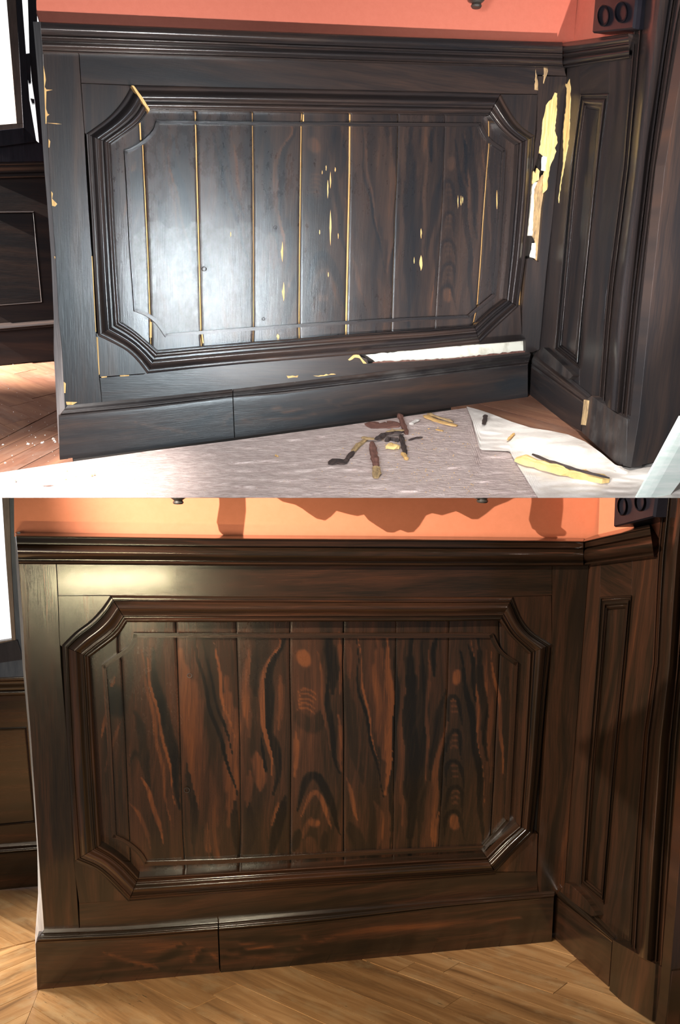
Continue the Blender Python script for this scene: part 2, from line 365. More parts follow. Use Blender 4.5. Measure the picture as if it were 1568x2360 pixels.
def taper(lst):
    out = []
    for p, wd, val in lst:
        q = resample(smoothpoly(p, 4), max(6, 3*len(p))) if len(p) > 2 else resample(p, 6); n = len(q)-1
        for i in range(n):
            s_ = (i+.5)/n; out.append((q[i], q[i+1], wd*(.18+.95*min(1, 3.2*min(s_, 1-s_))), val))
    return out
segs = taper(ST)
def figfield(P):
    P = np.asarray(P, float); acc = np.zeros(len(P)); wt = np.zeros(len(P))
    Pw = P+np.stack([2.5*np.sin(P[:, 1]/23+P[:, 0]/40)+.5*np.sin(P[:, 1]/9.7+P[:, 0]/3), 3*np.sin(P[:, 0]/17)], 1)
    best = {}
    for a, b, wd, val in segs:
        d = b-a; L2 = d@d+1e-9; t = np.clip(((Pw-a)@d)/L2, 0, 1)
        dist = np.linalg.norm(Pw-a-t[:, None]*d, axis=1)
        g = np.clip((1.18-dist/wd)*2.2, 0, 1)
        m = g > 0
        s = np.where(np.abs(acc) < np.abs(g*val), g*val, acc); acc = np.where(m, s, acc)
    return acc
RB = [(237, 1462), (1194, 1462), (1173, 1950), (260, 1986)]; RA = [(286, 279), (1165, 287), (1140, 728), (311, 779)]
HAB = homog(RA, RB)

# ------------------------------------------------------------------ specs traced per photograph half
def build_panel(rm, T, S):
    """S: dictionary of traced lines; T: material prefix"""
    K = rm.K; P = rm.P; wd_ = T+'_wood'
    root = empty('wainscot_panel', P.at(S['foot'], .0)-P.n*.02, S['label'], 'wainscot')
    # backing that shows in the joints
    plate(rm, P, S['back'], -.0165, .01, 'tan' if T == 'A' else 'gap', 'backing_board', root)
    plate(rm, P, S['ground'], -.021, .004, 'gap', 'framing', root)
    gaps = S['gaps']; top, bot = S['btop'], S['bbot']
    for i in range(len(gaps)-1):
        g0, g1 = gaps[i], gaps[i+1]; nx = 40; ny = 150
        verts, uv, px = [], [], []
        warp = .0008*math.sin(i*2.1)
        for r in range(ny+1):
            xe = interp_x(g0, 780 if T == 'A' else 1990); y = top+((bot(xe) if callable(bot) else bot)-top)*r/ny
            x0, x1 = interp_x(g0, y)+S['gw'][i]/2, interp_x(g1, y)-S['gw'][i+1]/2
            for c in range(nx+1):
                s = c/nx; x = x0+(x1-x0)*s
                cup = (-.0010*(2*s-1)**2+.0004*math.sin(i*1.7+2)*(2*s-1))*K+warp*K
                ed = -.0009*K if c in (0, nx) else 0
                p = P.at((x, y), -.009*K+cup+ed); verts.append(p); a, b = P.uv(p); uv.append((b/K, a/K)); px.append((x, y))
        q = nx+1; nv = len(verts)
        faces = [(r*q+c, r*q+c+1, (r+1)*q+c+1, (r+1)*q+c) for r in range(ny) for c in range(nx)]
        rimi = [c for c in range(q)]+[r*q+nx for r in range(1, ny+1)]+[ny*q+c for c in range(nx-1, -1, -1)]+[r*q for r in range(ny-1, 0, -1)]
        for k in rimi: verts.append(verts[k]-P.n*(.006*K)); uv.append(uv[k]); px.append(px[k])
        m = len(rimi)
        for k in range(m): faces.append((rimi[k], rimi[(k+1) % m], nv+(k+1) % m, nv+k))
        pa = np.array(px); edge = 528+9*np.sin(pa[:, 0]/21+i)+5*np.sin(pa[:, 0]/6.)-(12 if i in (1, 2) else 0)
        blo = np.clip((pa[:, 1]-edge)/3, 0, 1)*np.clip((720-pa[:, 0])/260, 0, 1)  # dull varnish bloom, with the highlight's pale blob painted into the colour
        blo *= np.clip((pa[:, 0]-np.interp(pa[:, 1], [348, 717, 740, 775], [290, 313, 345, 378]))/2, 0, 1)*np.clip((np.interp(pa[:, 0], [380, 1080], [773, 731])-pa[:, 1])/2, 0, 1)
        if T == 'A': px = [happly(HAB, p) for p in px]
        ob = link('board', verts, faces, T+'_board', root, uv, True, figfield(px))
        if T == 'A': ob.data.attributes.new('bloom_sheen', 'FLOAT', 'POINT').data.foreach_set('value', blo)
    # stiles, rails, corner blocks
    for nm, poly, g in S['flats']: plate(rm, P, poly, 0, .02, wd_ if nm != 'corner_block' else T+'_wood', nm, root, g)
    # bolection moulding
    prof = S['prof']
    for nm, o, i_ in S['ring']:
        curved = len(o) > 3 and nm == 'corner_moulding'
        if curved: o, i_ = smoothpoly(o, 5), smoothpoly(i_, 5)
        loft(rm, P, o, i_, prof, 22 if curved else 8, T+'_mould', nm, root, .012)
    bead = bumps([(0, .25, -.0085, -.0055, 'q'), (.25, .45, -.0055, -.0085, 'l'), (.45, .9, -.0085, -.0045, 'r'), (.9, 1, -.0088, -.0105, 'l')])
    for o, i_ in S['bead']:
        loft(rm, P, o, i_, bead, 10, T+'_board', 'field_bead', root, .002)
    return root
def offs(poly, dx, dy=None):
    """shift polyline sideways by dx px (perpendicular, to the right of travel)"""
    out = []
    for i, p in enumerate(poly):
        a = np.array(poly[max(i-1, 0)], float); b = np.array(poly[min(i+1, len(poly)-1)], float); d = b-a; d /= np.linalg.norm(d)+1e-9
        out.append((p[0]-d[1]*dx, p[1]+d[0]*dx))
    return out
def ringpairs(ring, wpx):
    """closed bead ring given as segments clockwise; inner edge offset inside"""
    return [(s, offs(s, wpx)) for s in ring]
# shared bolection profile, t from outside to inside of the frame
PROF_A = bumps([(0, .10, .001, .004, 'q'), (.10, .16, .004, .004, 'l'), (.16, .30, .004, .014, 'c'), (.30, .60, .014, .021, 'r'), (.60, .68, .011, .011, 'l'), (.68, .90, .0125, .017, 'r'), (.90, .93, .006, .006, 'l'), (.93, 1.0, .006, .008, 'r')])
PROF_B = bumps([(0, .10, .001, .005, 'q'), (.10, .14, .0035, .0035, 'l'), (.14, .22, .0035, .006, 'r'), (.22, .46, .008, .0185, 'q'), (.46, .70, .0185, .0105, 's'), (.70, .80, .0105, .014, 'r'), (.80, .83, .009, .009, 'l'), (.83, 1.0, .009, .0145, 'r')])
PROF_A = [(t, h*1.25) for t, h in PROF_A]; PROF_B = [(t, h*1.25) for t, h in PROF_B]

tlA_o = [(303, 197), (288, 225), (265, 255), (239, 279), (199, 308)]; tlA_i = [(343, 254), (323, 282), (289, 308), (256, 331)]
blA_o = [(226, 774), (252, 786.5), (288, 806), (315, 829.6), (340, 862)]; blA_i = [(279, 741), (308, 760), (338, 785), (365, 808)]
trA_o = [(1155, 217), (1168, 242), (1191.6, 280), (1212, 299), (1233, 313)]; trA_i = [(1127, 266), (1151, 296), (1175, 318), (1194, 332)]
brA_o = [(1107, 790), (1150, 748), (1195, 707)]; brA_i = [(1094, 751), (1130, 717), (1166, 690)]
SAp = dict(
    foot=(680, 860), label='dull scuffed dark panelling with cracked boards and torn bare wood, in upper half of photo',
    ground=[(99, 100), (1322, 130), (1256, 830), (1228, 895), (160, 1030), (153, 940), (120, 470)],
    back=[(240, 235), (1225, 240), (1195, 770), (270, 850)],
    gaps=[[(245, 230), (270, 860)],
          [(319, 230), (325, 323), (330, 335), (332, 380), (342, 592), (346.6, 731), (348, 778), (349, 860)],
          [(450, 230), (451, 262), (454.4, 398), (459, 566), (464, 771), (467, 860)],
          [(581, 230), (582, 259), (584, 398), (585, 579), (585, 758), (580, 860)],
          [(698, 230), (695, 285), (693.5, 398), (691, 599), (690, 758), (693, 860)],
          [(808, 230), (807, 262), (806, 398), (802, 579), (798, 771), (795, 860)],
          [(918, 230), (918, 265), (915, 398), (911, 480), (905, 678), (900, 860)],
          [(1026, 230), (1026, 265), (1021, 446), (1002, 757), (998, 860)],
          [(1127, 230), (1128, 337), (1122.5, 400), (1114, 515), (1109, 599), (1101, 703), (1092, 744), (1085, 860)],
          [(1222, 230), (1185, 700), (1175, 860)]],
    gw=[0, 4, 4, 2.4, 3.4, 4.6, 1.6, 1.0, 3.6, 0], btop=238, bbot=lambda x: 820-(max(x, 365)-365)*.0713,
    flats=[('stile', [(99, 115), (181, 118), (186, 191), (194, 298), (199, 398), (212, 592), (222, 775), (229, 870), (236, 935), (150, 945), (143, 810), (135, 728), (128, 592), (119, 470), (113, 380), (108, 285)], 'v'),
           ('top_rail', [(99, 110), (520, 122), (1040, 138), (1297, 146), (1306, 175), (1240, 172), (1240, 217), (1155, 215.5), (1040, 212), (520, 201.5), (303, 196), (187, 191), (182, 118)], 'h'),
           ('bottom_rail', [(230, 870.5), (332, 862), (345, 852), (520, 836), (828, 816), (833, 822), (846, 827), (850, 838), (1040, 829), (1212, 812), (1222, 810), (1224, 830), (1040, 850), (520, 910), (236, 934)], 'h'),
           ('bottom_rail', [(820, 805), (1107, 778), (1204, 770), (1213, 782), (1180, 787), (1040, 799), (950, 808), (880, 812), (835, 817)], 'h'),
           ('stile', [(1241, 175), (1306.5, 176), (1289, 369), (1277, 479), (1260, 627), (1244, 806), (1228, 812), (1213, 812), (1212, 784), (1204, 786), (1205, 710), (1216, 596), (1224, 594), (1242, 604), (1252, 479), (1268, 386), (1243, 350), (1230, 395), (1234, 330), (1239, 303)], 'v'),
           ('corner_block', [(187, 192), (303, 197), (305, 203), (290, 232), (268, 262), (243, 286), (204, 315), (195, 306)], 'v'),
           ('corner_block', [(222, 768), (233, 768), (254, 780), (290, 800), (318, 824), (344, 857), (332, 861), (230, 869)], 'v'),
           ('corner_block', [(1155, 217), (1240, 218), (1234, 320), (1226, 318), (1208, 303), (1186, 284), (1163, 246), (1149, 222)], 'v'),
           ('corner_block', [(1100, 786), (1188, 706), (1200, 703), (1204, 786), (1107, 794)], 'v')],
    prof=PROF_A,
    ring=[('moulding', [(304, 197), (520, 201), (1040, 212), (1154.6, 215.6)], [(345, 254), (520, 256), (1040, 264), (1126, 265)]),
          ('moulding', [(366-25, 861), (520, 842), (828, 817), (1040, 799), (1106, 790)], [(366, 807), (520, 793), (692, 780), (799, 771), (1040, 756), (1093, 750)]),
          ('moulding', [(199, 309), (211, 500), (218, 640), (226, 773)], [(256, 332), (264, 500), (271, 620), (279, 741)]),
          ('moulding', [(1233, 314), (1223, 460), (1210, 600), (1195, 706)], [(1194, 333), (1188, 440), (1178, 570), (1166, 689)]),
          ('corner_moulding', tlA_o, tlA_i), ('corner_moulding', blA_o, blA_i), ('corner_moulding', trA_o, trA_i), ('corner_moulding', brA_o, brA_i)],
    bead=ringpairs([[(360, 279), (700, 283), (1108, 285)], smoothpoly([(1108, 285), (1116, 303), (1131, 324), (1163, 346)], 5), [(1164, 347), (1156, 480), (1149, 600), (1141, 680)],
                    [(1141, 681), (1080, 733)], [(1080, 734), (802, 747), (520, 766), (381, 777)], smoothpoly([(380, 776), (361.5, 749), (338, 729), (309, 717)], 5),
                    [(309, 717), (298, 560), (290, 400), (286, 348)], smoothpoly([(286, 348), (308, 338), (332, 322), (351.6, 302), (360, 280)], 5)], 8))
tlB_o = [(254, 1374), (232, 1405), (206, 1432), (172, 1458), (143, 1487)]; tlB_i = [(293, 1435), (272, 1465), (234, 1495), (207, 1515)]
blB_o = [(172, 1985), (215.6, 2003), (242, 2023), (272, 2053), (296, 2078)]; blB_i = [(232, 1948), (262, 1966.5), (292, 1990), (320, 2020)]
trB_o = [(1183, 1376), (1202, 1423), (1229, 1457), (1272, 1485)]; trB_i = [(1153, 1431), (1175, 1463), (1202, 1490), (1219, 1507)]
brB_o = [(1143, 2010), (1185, 1965), (1228, 1921)]; brB_i = [(1121, 1974), (1160, 1935), (1197, 1904)]
SBp = dict(
    foot=(700, 2060), label='polished dark panelling with whole closed boards and warm sheen, in lower half of photo',
    ground=[(46, 1290), (1375, 1290), (1320, 2065), (1285, 2150), (112, 2262), (106, 2150), (62, 1540)],
    back=[(180, 1410), (1240, 1410), (1210, 2010), (225, 2040)],
    gaps=[[(183, 1400), (205, 1700), (228, 2070)],
          [(271, 1400), (272.6, 1505), (280, 1522), (288.5, 1686), (295, 1852), (299.5, 1944), (303, 2070)],
          [(404, 1400), (409.6, 1538), (414.5, 1686), (421, 1918), (431, 2070)],
          [(543, 1400), (548, 1538), (553, 1719), (555, 1918), (549, 2070)],
          [(669, 1400), (667.6, 1538), (671, 1686), (669, 1958), (673, 2070)],
          [(793, 1400), (790, 1538), (792.6, 1686), (792, 1852), (792, 2070)],
          [(914, 1400), (912, 1505), (910, 1669), (904, 2070)],
          [(1037, 1400), (1032, 1586), (1010, 1970), (1006, 2070)],
          [(1149, 1400), (1152, 1500), (1143, 1688), (1138, 1806), (1131, 1921), (1119, 1976), (1110, 2070)],
          [(1245, 1400), (1213, 1900), (1200, 2070)]],
    gw=[0, 2.2, 2.6, 2.6, 2.6, 3.2, 1.4, 1.2, 2.4, 0], btop=1408, bbot=2030,
    flats=[('stile', [(42, 1295), (129, 1296), (133, 1372), (138, 1485), (141, 1538), (156, 1719), (167, 1918), (174, 2010), (183, 2146), (102, 2150), (94.5, 2049), (88, 1958), (80, 1832), (70, 1686), (58, 1545), (53, 1438)], 'v'),
           ('top_rail', [(130, 1296), (520, 1298), (1040, 1300), (1273, 1300), (1273, 1372), (1181, 1375.5), (1040, 1376.5), (520, 1375), (254, 1372), (134, 1373)], 'h'),
           ('bottom_rail', [(182, 2082), (290, 2074), (320, 2060), (520, 2045), (835, 2024), (1040, 2012), (1144, 2008), (1237, 2008), (1245, 2066), (1040, 2085), (700, 2110), (520, 2128), (184, 2146)], 'h'),
           ('stile', [(1274, 1300), (1358, 1300), (1347, 1443), (1333, 1621), (1320, 1790), (1310, 1925), (1302, 2045), (1280, 2064), (1246, 2067), (1238, 2050), (1243, 1940), (1258, 1700), (1269, 1540), (1274, 1443)], 'v'),
           ('corner_block', [(134, 1373), (254, 1373), (258, 1378), (238, 1410), (211, 1438), (177, 1464), (147, 1493), (138, 1487)], 'v'),
           ('corner_block', [(168, 1978), (176, 1980), (218, 1998), (246, 2018), (277, 2048), (300, 2072), (288, 2075), (182, 2082)], 'v'),
           ('corner_block', [(1178, 1376), (1272, 1373), (1273, 1493), (1266, 1490), (1223, 1462), (1197, 1427)], 'v'),
           ('corner_block', [(1136, 2008), (1222, 1920), (1240, 1922), (1237, 2010), (1144, 2012)], 'v')],
    prof=PROF_B,
    ring=[('moulding', [(255, 1372), (520, 1375), (1040, 1377), (1182, 1376)], [(294, 1434), (520, 1434), (1040, 1432), (1153, 1430)]),
          ('moulding', [(298, 2077), (520, 2058), (835, 2036), (1040, 2023), (1143, 2015)], [(321, 2020), (520, 2009), (792, 1993), (1040, 1977), (1120, 1974)]),
          ('moulding', [(143, 1488), (152.5, 1686), (162.5, 1852), (172, 1984)], [(207, 1516), (215.6, 1669), (225.5, 1852), (232, 1947)]),
          ('moulding', [(1270, 1486), (1256, 1620), (1241, 1800), (1228, 1920)], [(1218.6, 1508), (1213, 1640), (1207, 1755.8), (1197, 1903)]),
          ('corner_moulding', tlB_o, tlB_i), ('corner_moulding', blB_o, blB_i), ('corner_moulding', trB_o, trB_i), ('corner_moulding', brB_o, brB_i)],
    bead=ringpairs([[(308, 1457), (700, 1458), (1134, 1458)], smoothpoly([(1134, 1458), (1154.6, 1497), (1191.6, 1524)], 5), [(1192, 1524), (1183, 1700), (1173, 1890)],
                    [(1173, 1891), (1117, 1956)], [(1117, 1956), (792, 1971), (520, 1987), (334, 1992)], smoothpoly([(333, 1990), (318, 1966), (290, 1943), (258.6, 1928)], 5),
                    [(258, 1927), (247, 1700), (235, 1531)], smoothpoly([(235, 1531), (278.6, 1500), (300, 1482), (308, 1458)], 5)], 10))
panA = build_panel(A, 'A', SAp)
panB = build_panel(B, 'B', SBp)

# ------------------------------------------------------------------ everything round the panels
RAIL_A = bumps([(0, .06, .030, .034, 'q'), (.06, .34, .034, .040, 'r'), (.34, .42, .030, .030, 'l'), (.42, .55, .028, .033, 'r'), (.55, .62, .026, .022, 'l'), (.62, .88, .021, .030, 'r'), (.88, .92, .010, .010, 'l'), (.92, 1.0, .010, .014, 'r')])
RAIL_B = bumps([(0, .10, -.026, .038, 'l'), (.10, .16, .038, .043, 'r'), (.16, .34, .036, .032, 's'), (.34, .37, .026, .026, 'l'), (.37, .84, .020, .038, 'r'), (.84, .87, .014, .014, 'l'), (.87, .98, .014, .021, 'r'), (.98, 1.0, .012, .010, 'l')])
def rails(rm, T, pA, pB, prof, label, cat='moulding'):
    root = empty('chair_rail', rm.P.at(pA[1][1], .0), label, cat)
    loft(rm, rm.P, pA[0], pA[1], prof, 12, T+'_mould', 'rail_length', root, .02)
    loft(rm, rm.R, pB[0], pB[1], prof, 6, T+'_wood', 'rail_return', root, .03)
    return root
rails(A, 'A', ([(93, 50), (520, 68), (1040, 89), (1297, 97)], [(99, 121), (520, 133), (1040, 149), (1297, 156)]),
      ([(1297, 98), (1372, 88), (1449, 77)], [(1297, 156), (1374, 144), (1451, 133)]), RAIL_A,
      'dull dark chair rail below the salmon wall, in upper half of photo')
rails(B, 'B', ([(36, 1226), (520, 1233), (1040, 1236.5), (1345, 1240)], [(43, 1300), (520, 1304), (1040, 1306), (1345, 1305)]),
      ([(1345, 1240), (1420, 1222), (1497, 1205)], [(1346, 1305), (1425, 1295), (1508, 1284)]), RAIL_B,
      'glossy chair rail with golden highlight below the orange wall, in lower half')
# baseboards
CAP = bumps([(0, .2, .002, .006, 'l'), (.2, .55, .006, .019, 's'), (.55, .85, .019, .023, 'r'), (.85, 1, .0225, .022, 'l')])
FACE = [(0, .022), (.02, .0225), (.25, .0225), (.5, .0225), (.75, .0225), (.98, .0225), (1, .022)]
def base(rm, T, side, secs, kind='structure'):
    root = empty('baseboard_'+side, (rm.P if side.startswith('back') else rm.R).at(secs[0][2][-1], .02*rm.K), secs[0][5], 'baseboard', None, kind)
    for pl, top, ridge, bot, fig, _ in secs:
        a = loft(rm, pl, top, ridge, CAP, 10, T+('_worn' if T == 'A' else '_mould'), 'cap_moulding', root, .0)
        loft(rm, pl, ridge, bot, FACE, 60 if fig else 10, T+'_wood', 'plinth_board', root, .025, fig)
    return root
BS = []
def bst(pts, wd, val): BS.append((np.array(pts, float), wd, val))
bst([(239, 2196), (290, 2212), (378, 2234)], 5, .9); bst([(300, 2222), (420, 2238), (500, 2246)], 6, -.4)
bst([(320, 2200), (370, 2190), (410, 2180), (440, 2170)], 4, .6); bst([(360, 2215), (395, 2200), (425, 2175)], 9, -.7); bst([(440, 2220), (450, 2195), (470, 2180)], 5, .7)
bst([(455, 2212), (470, 2190)], 9, -.7); bst([(490, 2200), (502, 2212)], 5, .9)
bst([(558, 2176), (585, 2172)], 5, 1); bst([(565, 2188), (600, 2184), (632, 2178)], 5, 1); bst([(512, 2200), (560, 2204), (620, 2204), (690, 2188)], 3, .9); bst([(520, 2190), (560, 2192), (650, 2190)], 4, -.9)
bst([(530, 2168), (600, 2165), (690, 2160)], 6, -.7); bst([(698, 2161), (706, 2160)], 5, .8); bst([(720, 2180), (780, 2155), (900, 2140), (1040, 2130), (1200, 2115)], 9, .8); bst([(640, 2225), (800, 2190), (1000, 2165)], 10, -.6)
bst([(850, 2175), (1000, 2160), (1150, 2150)], 9, .3); bst([(1180, 2130), (1260, 2120)], 18, -.8); bst([(240, 2215), (215, 2225)], 10, .3)
bsegs = taper(BS)
def bfig(p):
    acc = 0
    for a, b, wd, val in bsegs:
        d = b-a; t = min(1, max(0, ((p-a)@d)/(d@d))); g = min(1, max(0, 1.4-np.linalg.norm(p-a-t*d)/wd))
        if abs(g*val) > abs(acc): acc = g*val
    return acc
HBA = homog([(138, 1063), (136, 961), (1215, 841), (1217, 915)], [(86, 2285), (82, 2176), (1276, 2070), (1272, 2170)])
FACE2 = [(0, .022)]+[(i/16, .0225) for i in range(1, 16)]+[(1, .022)]
FACE = FACE2
fA = lambda p: bfig(happly(HBA, p)); fB = lambda p: bfig(np.asarray(p))
base(A, 'A', 'back', [
    (A.P, [(156, 934), (350, 916), (536, 897)], [(136, 961), (330, 942), (536, 917)], [(138, 1063), (340, 1036), (540, 1012)], fA, 'dull bluish dark baseboard under the torn panelling, in upper half'),
    (A.P, [(538, 897), (800, 866), (1040, 838), (1224, 815)], [(538, 917), (643, 909), (1040, 862), (1217, 841)], [(542, 1011.5), (799, 976), (981, 948), (1217, 915)], fA, '')])
base(B, 'B', 'back', [
    (B.P, [(103, 2142), (300, 2134), (502, 2119)], [(82, 2176), (300, 2166), (502, 2150)], [(86, 2285), (300, 2268), (506, 2249)], fB, 'polished dark baseboard with knotty figure above the bare parquet, in lower half'),
    (B.P, [(505, 2119), (700, 2101), (1040, 2071), (1279, 2054)], [(505, 2150), (722, 2132), (1040, 2092), (1277, 2070)], [(509, 2249), (732, 2225), (1040, 2193), (1272, 2170)], fB, '')])
for rm, T, secs, blk, lab in (
    (A, 'A', [(A.R, [(1240, 806), (1300, 858), (1362, 911)], [(1217, 841), (1280, 885), (1345, 930)], [(1217, 915), (1262, 949), (1340, 994)], None, 'scuffed dark baseboard on the short right return wall, in upper half')],
     [(1346, 925), (1363, 912), (1421, 952), (1446, 966), (1444, 1068), (1427, 1072), (1407, 1056), (1341, 996)], 1),
    (B, 'B', [(B.R, [(1303, 2036), (1360, 2092), (1419, 2157)], [(1277, 2070), (1340, 2118), (1411, 2171)], [(1272, 2170), (1335, 2228), (1402, 2289)], None, 'polished dark baseboard on the short right return wall, in lower half')],
     [(1413, 2166), (1454, 2189), (1512, 2222), (1503, 2354), (1404, 2291)], 1)):
    r = base(rm, T, 'right', secs); plate(rm, rm.R, blk, .030, .04, T+('_worn' if T == 'A' else '_wood'), 'plinth_block', r, 'v')
plate(A, A.R, [(1243, 806), (1254, 801), (1290, 834), (1322, 866), (1312, 874), (1300, 868), (1236, 822)], .018, .03, 'A_worn', 'broken_ledge', bpy.data.objects['baseboard_right'])
plate(B, B.R, [(1303, 2034), (1315, 2038), (1350, 2072), (1377, 2110), (1364, 2112), (1340, 2094), (1290, 2056)], .018, .03, 'B_wood', 'broken_ledge', bpy.data.objects['baseboard_right.001'])
# return wall panelling
def rpanel(rm, T, S, label):
    R = rm.R; root = empty('narrow_panel', R.at(S['foot'], 0)-R.n*.01, label, 'wainscot'); wd_ = T+'_wood'
    for nm, poly, g in S['flats']: plate(rm, R, poly, 0, .02, wd_, nm, root, g)
    pr = bumps([(0, .2, .001, .006, 'r'), (.2, .3, .001, .001, 'l'), (.3, .75, -.001, .008, 'r'), (.75, 1, -.001, -.008, 'c')])
    for o, i_ in S['ring']: loft(rm, R, o, i_, pr, 6, wd_, 'frame_moulding', root, .01)
    plate(rm, R, S['ground'], -.021, .004, 'gap', 'framing', root)
    plate(rm, R, S['inset'], -.009, .01, wd_, 'inset_panel', root, 'v')
    return root
oL, oR = [(1338, 217), (1316, 380), (1281, 780), (1279, 804)], [(1404, 215), (1382, 380), (1343, 750), (1336, 851)]
iL, iR = [(1352, 250), (1334, 380), (1298, 770), (1296, 795)], [(1379, 254), (1368, 380), (1331, 760), (1326, 818)]
rpanel(A, 'A', dict(ground=[(1298, 140), (1460, 120), (1383, 950), (1225, 830)], foot=(1300, 850),
    flats=[('stile', [(1308, 157), (1336, 152), (1338, 217), (1316, 380), (1281, 780), (1279, 804), (1300, 860), (1244, 808), (1260, 627), (1277, 479), (1289, 369)], 'v'),
           ('stile', [(1405, 142), (1457, 133), (1440, 400), (1397, 683), (1380, 925), (1336, 888), (1336, 851), (1343, 750), (1382, 380), (1404, 215)], 'v'),
           ('top_rail', [(1336, 150), (1405, 140), (1404, 215), (1338, 217)], 'h'), ('bottom_rail', [(1279, 804), (1336, 851), (1336, 890), (1300, 860)], 'h')],
    ring=[(oL, iL), ([(1404, 215), (1382, 380), (1343, 750), (1336, 851)], iR), ([(1338, 217), (1404, 215)], [(1352, 250), (1379, 254)]), ([(1279, 804), (1336, 851)], [(1296, 795), (1326, 818)])],
    inset=iL[:1]+[(1334, 380), (1298, 770), (1296, 796), (1326, 819), (1331, 760), (1368, 380), (1379, 254)]),
    'dull narrow recessed panel between torn corner stile and round door casing, in upper half')
oL, oR = [(1383, 1376), (1374, 1540), (1352, 1790), (1337, 2038)], [(1456, 1372), (1441, 1560), (1421, 1756), (1392, 2085)]
iL, iR = [(1402, 1406), (1390, 1540), (1370, 1790), (1354, 2026)], [(1441, 1402), (1424, 1560), (1404, 1780), (1385, 2052)]
rpanel(B, 'B', dict(ground=[(1335, 1290), (1520, 1260), (1450, 2230), (1282, 2060)], foot=(1350, 2070),
    flats=[('stile', [(1358, 1300), (1385, 1292), (1383, 1376), (1374, 1540), (1352, 1790), (1337, 2038), (1360, 2100), (1302, 2045), (1310, 1925), (1333, 1621), (1347, 1443)], 'v'),
           ('stile', [(1458, 1290), (1514, 1278), (1503, 1540), (1481, 1688), (1464, 1924), (1449, 2190), (1392, 2140), (1392, 2085), (1421, 1756), (1441, 1560), (1456, 1372)], 'v'),
           ('top_rail', [(1385, 1290), (1458, 1280), (1456, 1372), (1383, 1376)], 'h'), ('bottom_rail', [(1337, 2038), (1392, 2085), (1392, 2142), (1358, 2100)], 'h')],
    ring=[(oL, iL), (oR, iR), ([(1383, 1376), (1456, 1372)], [(1402, 1406), (1441, 1402)]), ([(1337, 2038), (1392, 2085)], [(1354, 2026), (1385, 2052)])],
    inset=iL+iR[::-1]),
    'polished narrow recessed panel between closed corner stile and round door casing, in lower half')
# round door casings
CAS = bumps([(0, .06, .004, .010, 'r'), (.06, .10, .006, .006, 'l'), (.10, .16, .010, .017, 'r'), (.16, .60, .014, .046, 'r'), (.60, .66, .016, .022, 'r'), (.66, .70, .012, .012, 'l'), (.70, .80, .016, .024, 'r'), (.80, .90, .016, .016, 'l'), (.90, 1.0, .016, .022, 'r')])
def casing(rm, T, oL, oR, lab):
    c = empty('door_casing', rm.R.at(oL[-1], 0), lab, 'door casing'); loft(rm, rm.R, oL, oR, CAS, 14, T+'_mould', 'shaft', c, .02); return c
CLA = [(1500, -260), (1466, -30), (1456, 120), (1436, 380), (1397, 683), (1379, 926)]; CRA = [(1605, -50), (1552, 263), (1528, 400), (1488, 780), (1474, 1000)]
CRA2 = [(1650, -260), (1605, -30), (1575, 120), (1530, 380), (1493, 700), (1466, 975)]
cA = casing(A, 'A', CLA, CRA2, 'dull door casing with worn round shaft at right edge of upper half')
plate(A, A.R, [(1444, 955), (1470, 965), (1454, 1078), (1443, 1069)], .022, .03, 'A_worn', 'casing_plinth', cA)
CLB = [(1532, 1110), (1513, 1300), (1503, 1540), (1481, 1688), (1464, 1924), (1449, 2195)]; CRB = [(1640, 1110), (1618, 1300), (1600, 1500), (1582, 1700), (1567, 1940), (1548, 2235)]
cB = casing(B, 'B', CLB, CRB, 'polished door casing with glossy round shaft at right edge of lower half')
plate(B, B.R, [(1512, 2222), (1550, 2238), (1535, 2372), (1503, 2354)], .022, .03, 'B_wood', 'casing_plinth', cB)
# dark door leaves beyond the casings, parallel to the panel wall
pA2 = A.par(A.R.at((1460, 1076), .02*A.K)); pB2 = B.par(B.R.at((1538, 2360), .02*B.K))
A.P2, B.P2 = pA2, pB2
o = plate(A, pA2, [(1650, -260), (1800, -260), (1800, 1010), (1620, 1043), (1511, 1065), (1455, 1078), (1474, 960), (1500, 700), (1534, 380), (1580, 120)], 0, .03, 'A_wood', 'door_1', None, 'v')
tag(o, 'dark flat door leaf beyond the round casing, right edge of upper half', 'door', kind='structure')
o = plate(B, pB2, [(1650, 1100), (1750, 1100), (1720, 2400), (1528, 2400), (1540, 2311), (1570, 1940), (1605, 1500)], 0, .03, 'B_wood', 'door_2', None, 'v')
tag(o, 'dark flat door leaf beyond the round casing, right edge of lower half', 'door', kind='structure')
# painted walls
def wall(rm, pl, poly, off, mat, nm, th=.03):
    o = plate(rm, pl, poly, off, th, mat, nm, None, 'h', .0); o['kind'] = 'structure'; return o
wall(A, A.P, [(80, -260), (1357, -260), (1331, 0), (1318, 160), (1256, 800), (160, 920), (120, 400), (95, 60), (84, 20)], -.028, 'orangeA', 'wall_back')
wall(A, A.R, [(1357, -260), (1500, -260), (1475, 130), (1400, 950), (1235, 850), (1318, 160), (1331, 0)], -.028, 'orangeA', 'wall_right')
wall(B, B.P, [(31, 1000), (1387, 1000), (1380, 1225), (1310, 2040), (110, 2110), (76, 1500), (50, 1245), (33, 1236)], -.028, 'orangeB', 'wall_back')
wall(B, B.R, [(1387, 1000), (1570, 1000), (1530, 1300), (1450, 2250), (1300, 2080), (1380, 1225)], -.028, 'orangeB', 'wall_right')
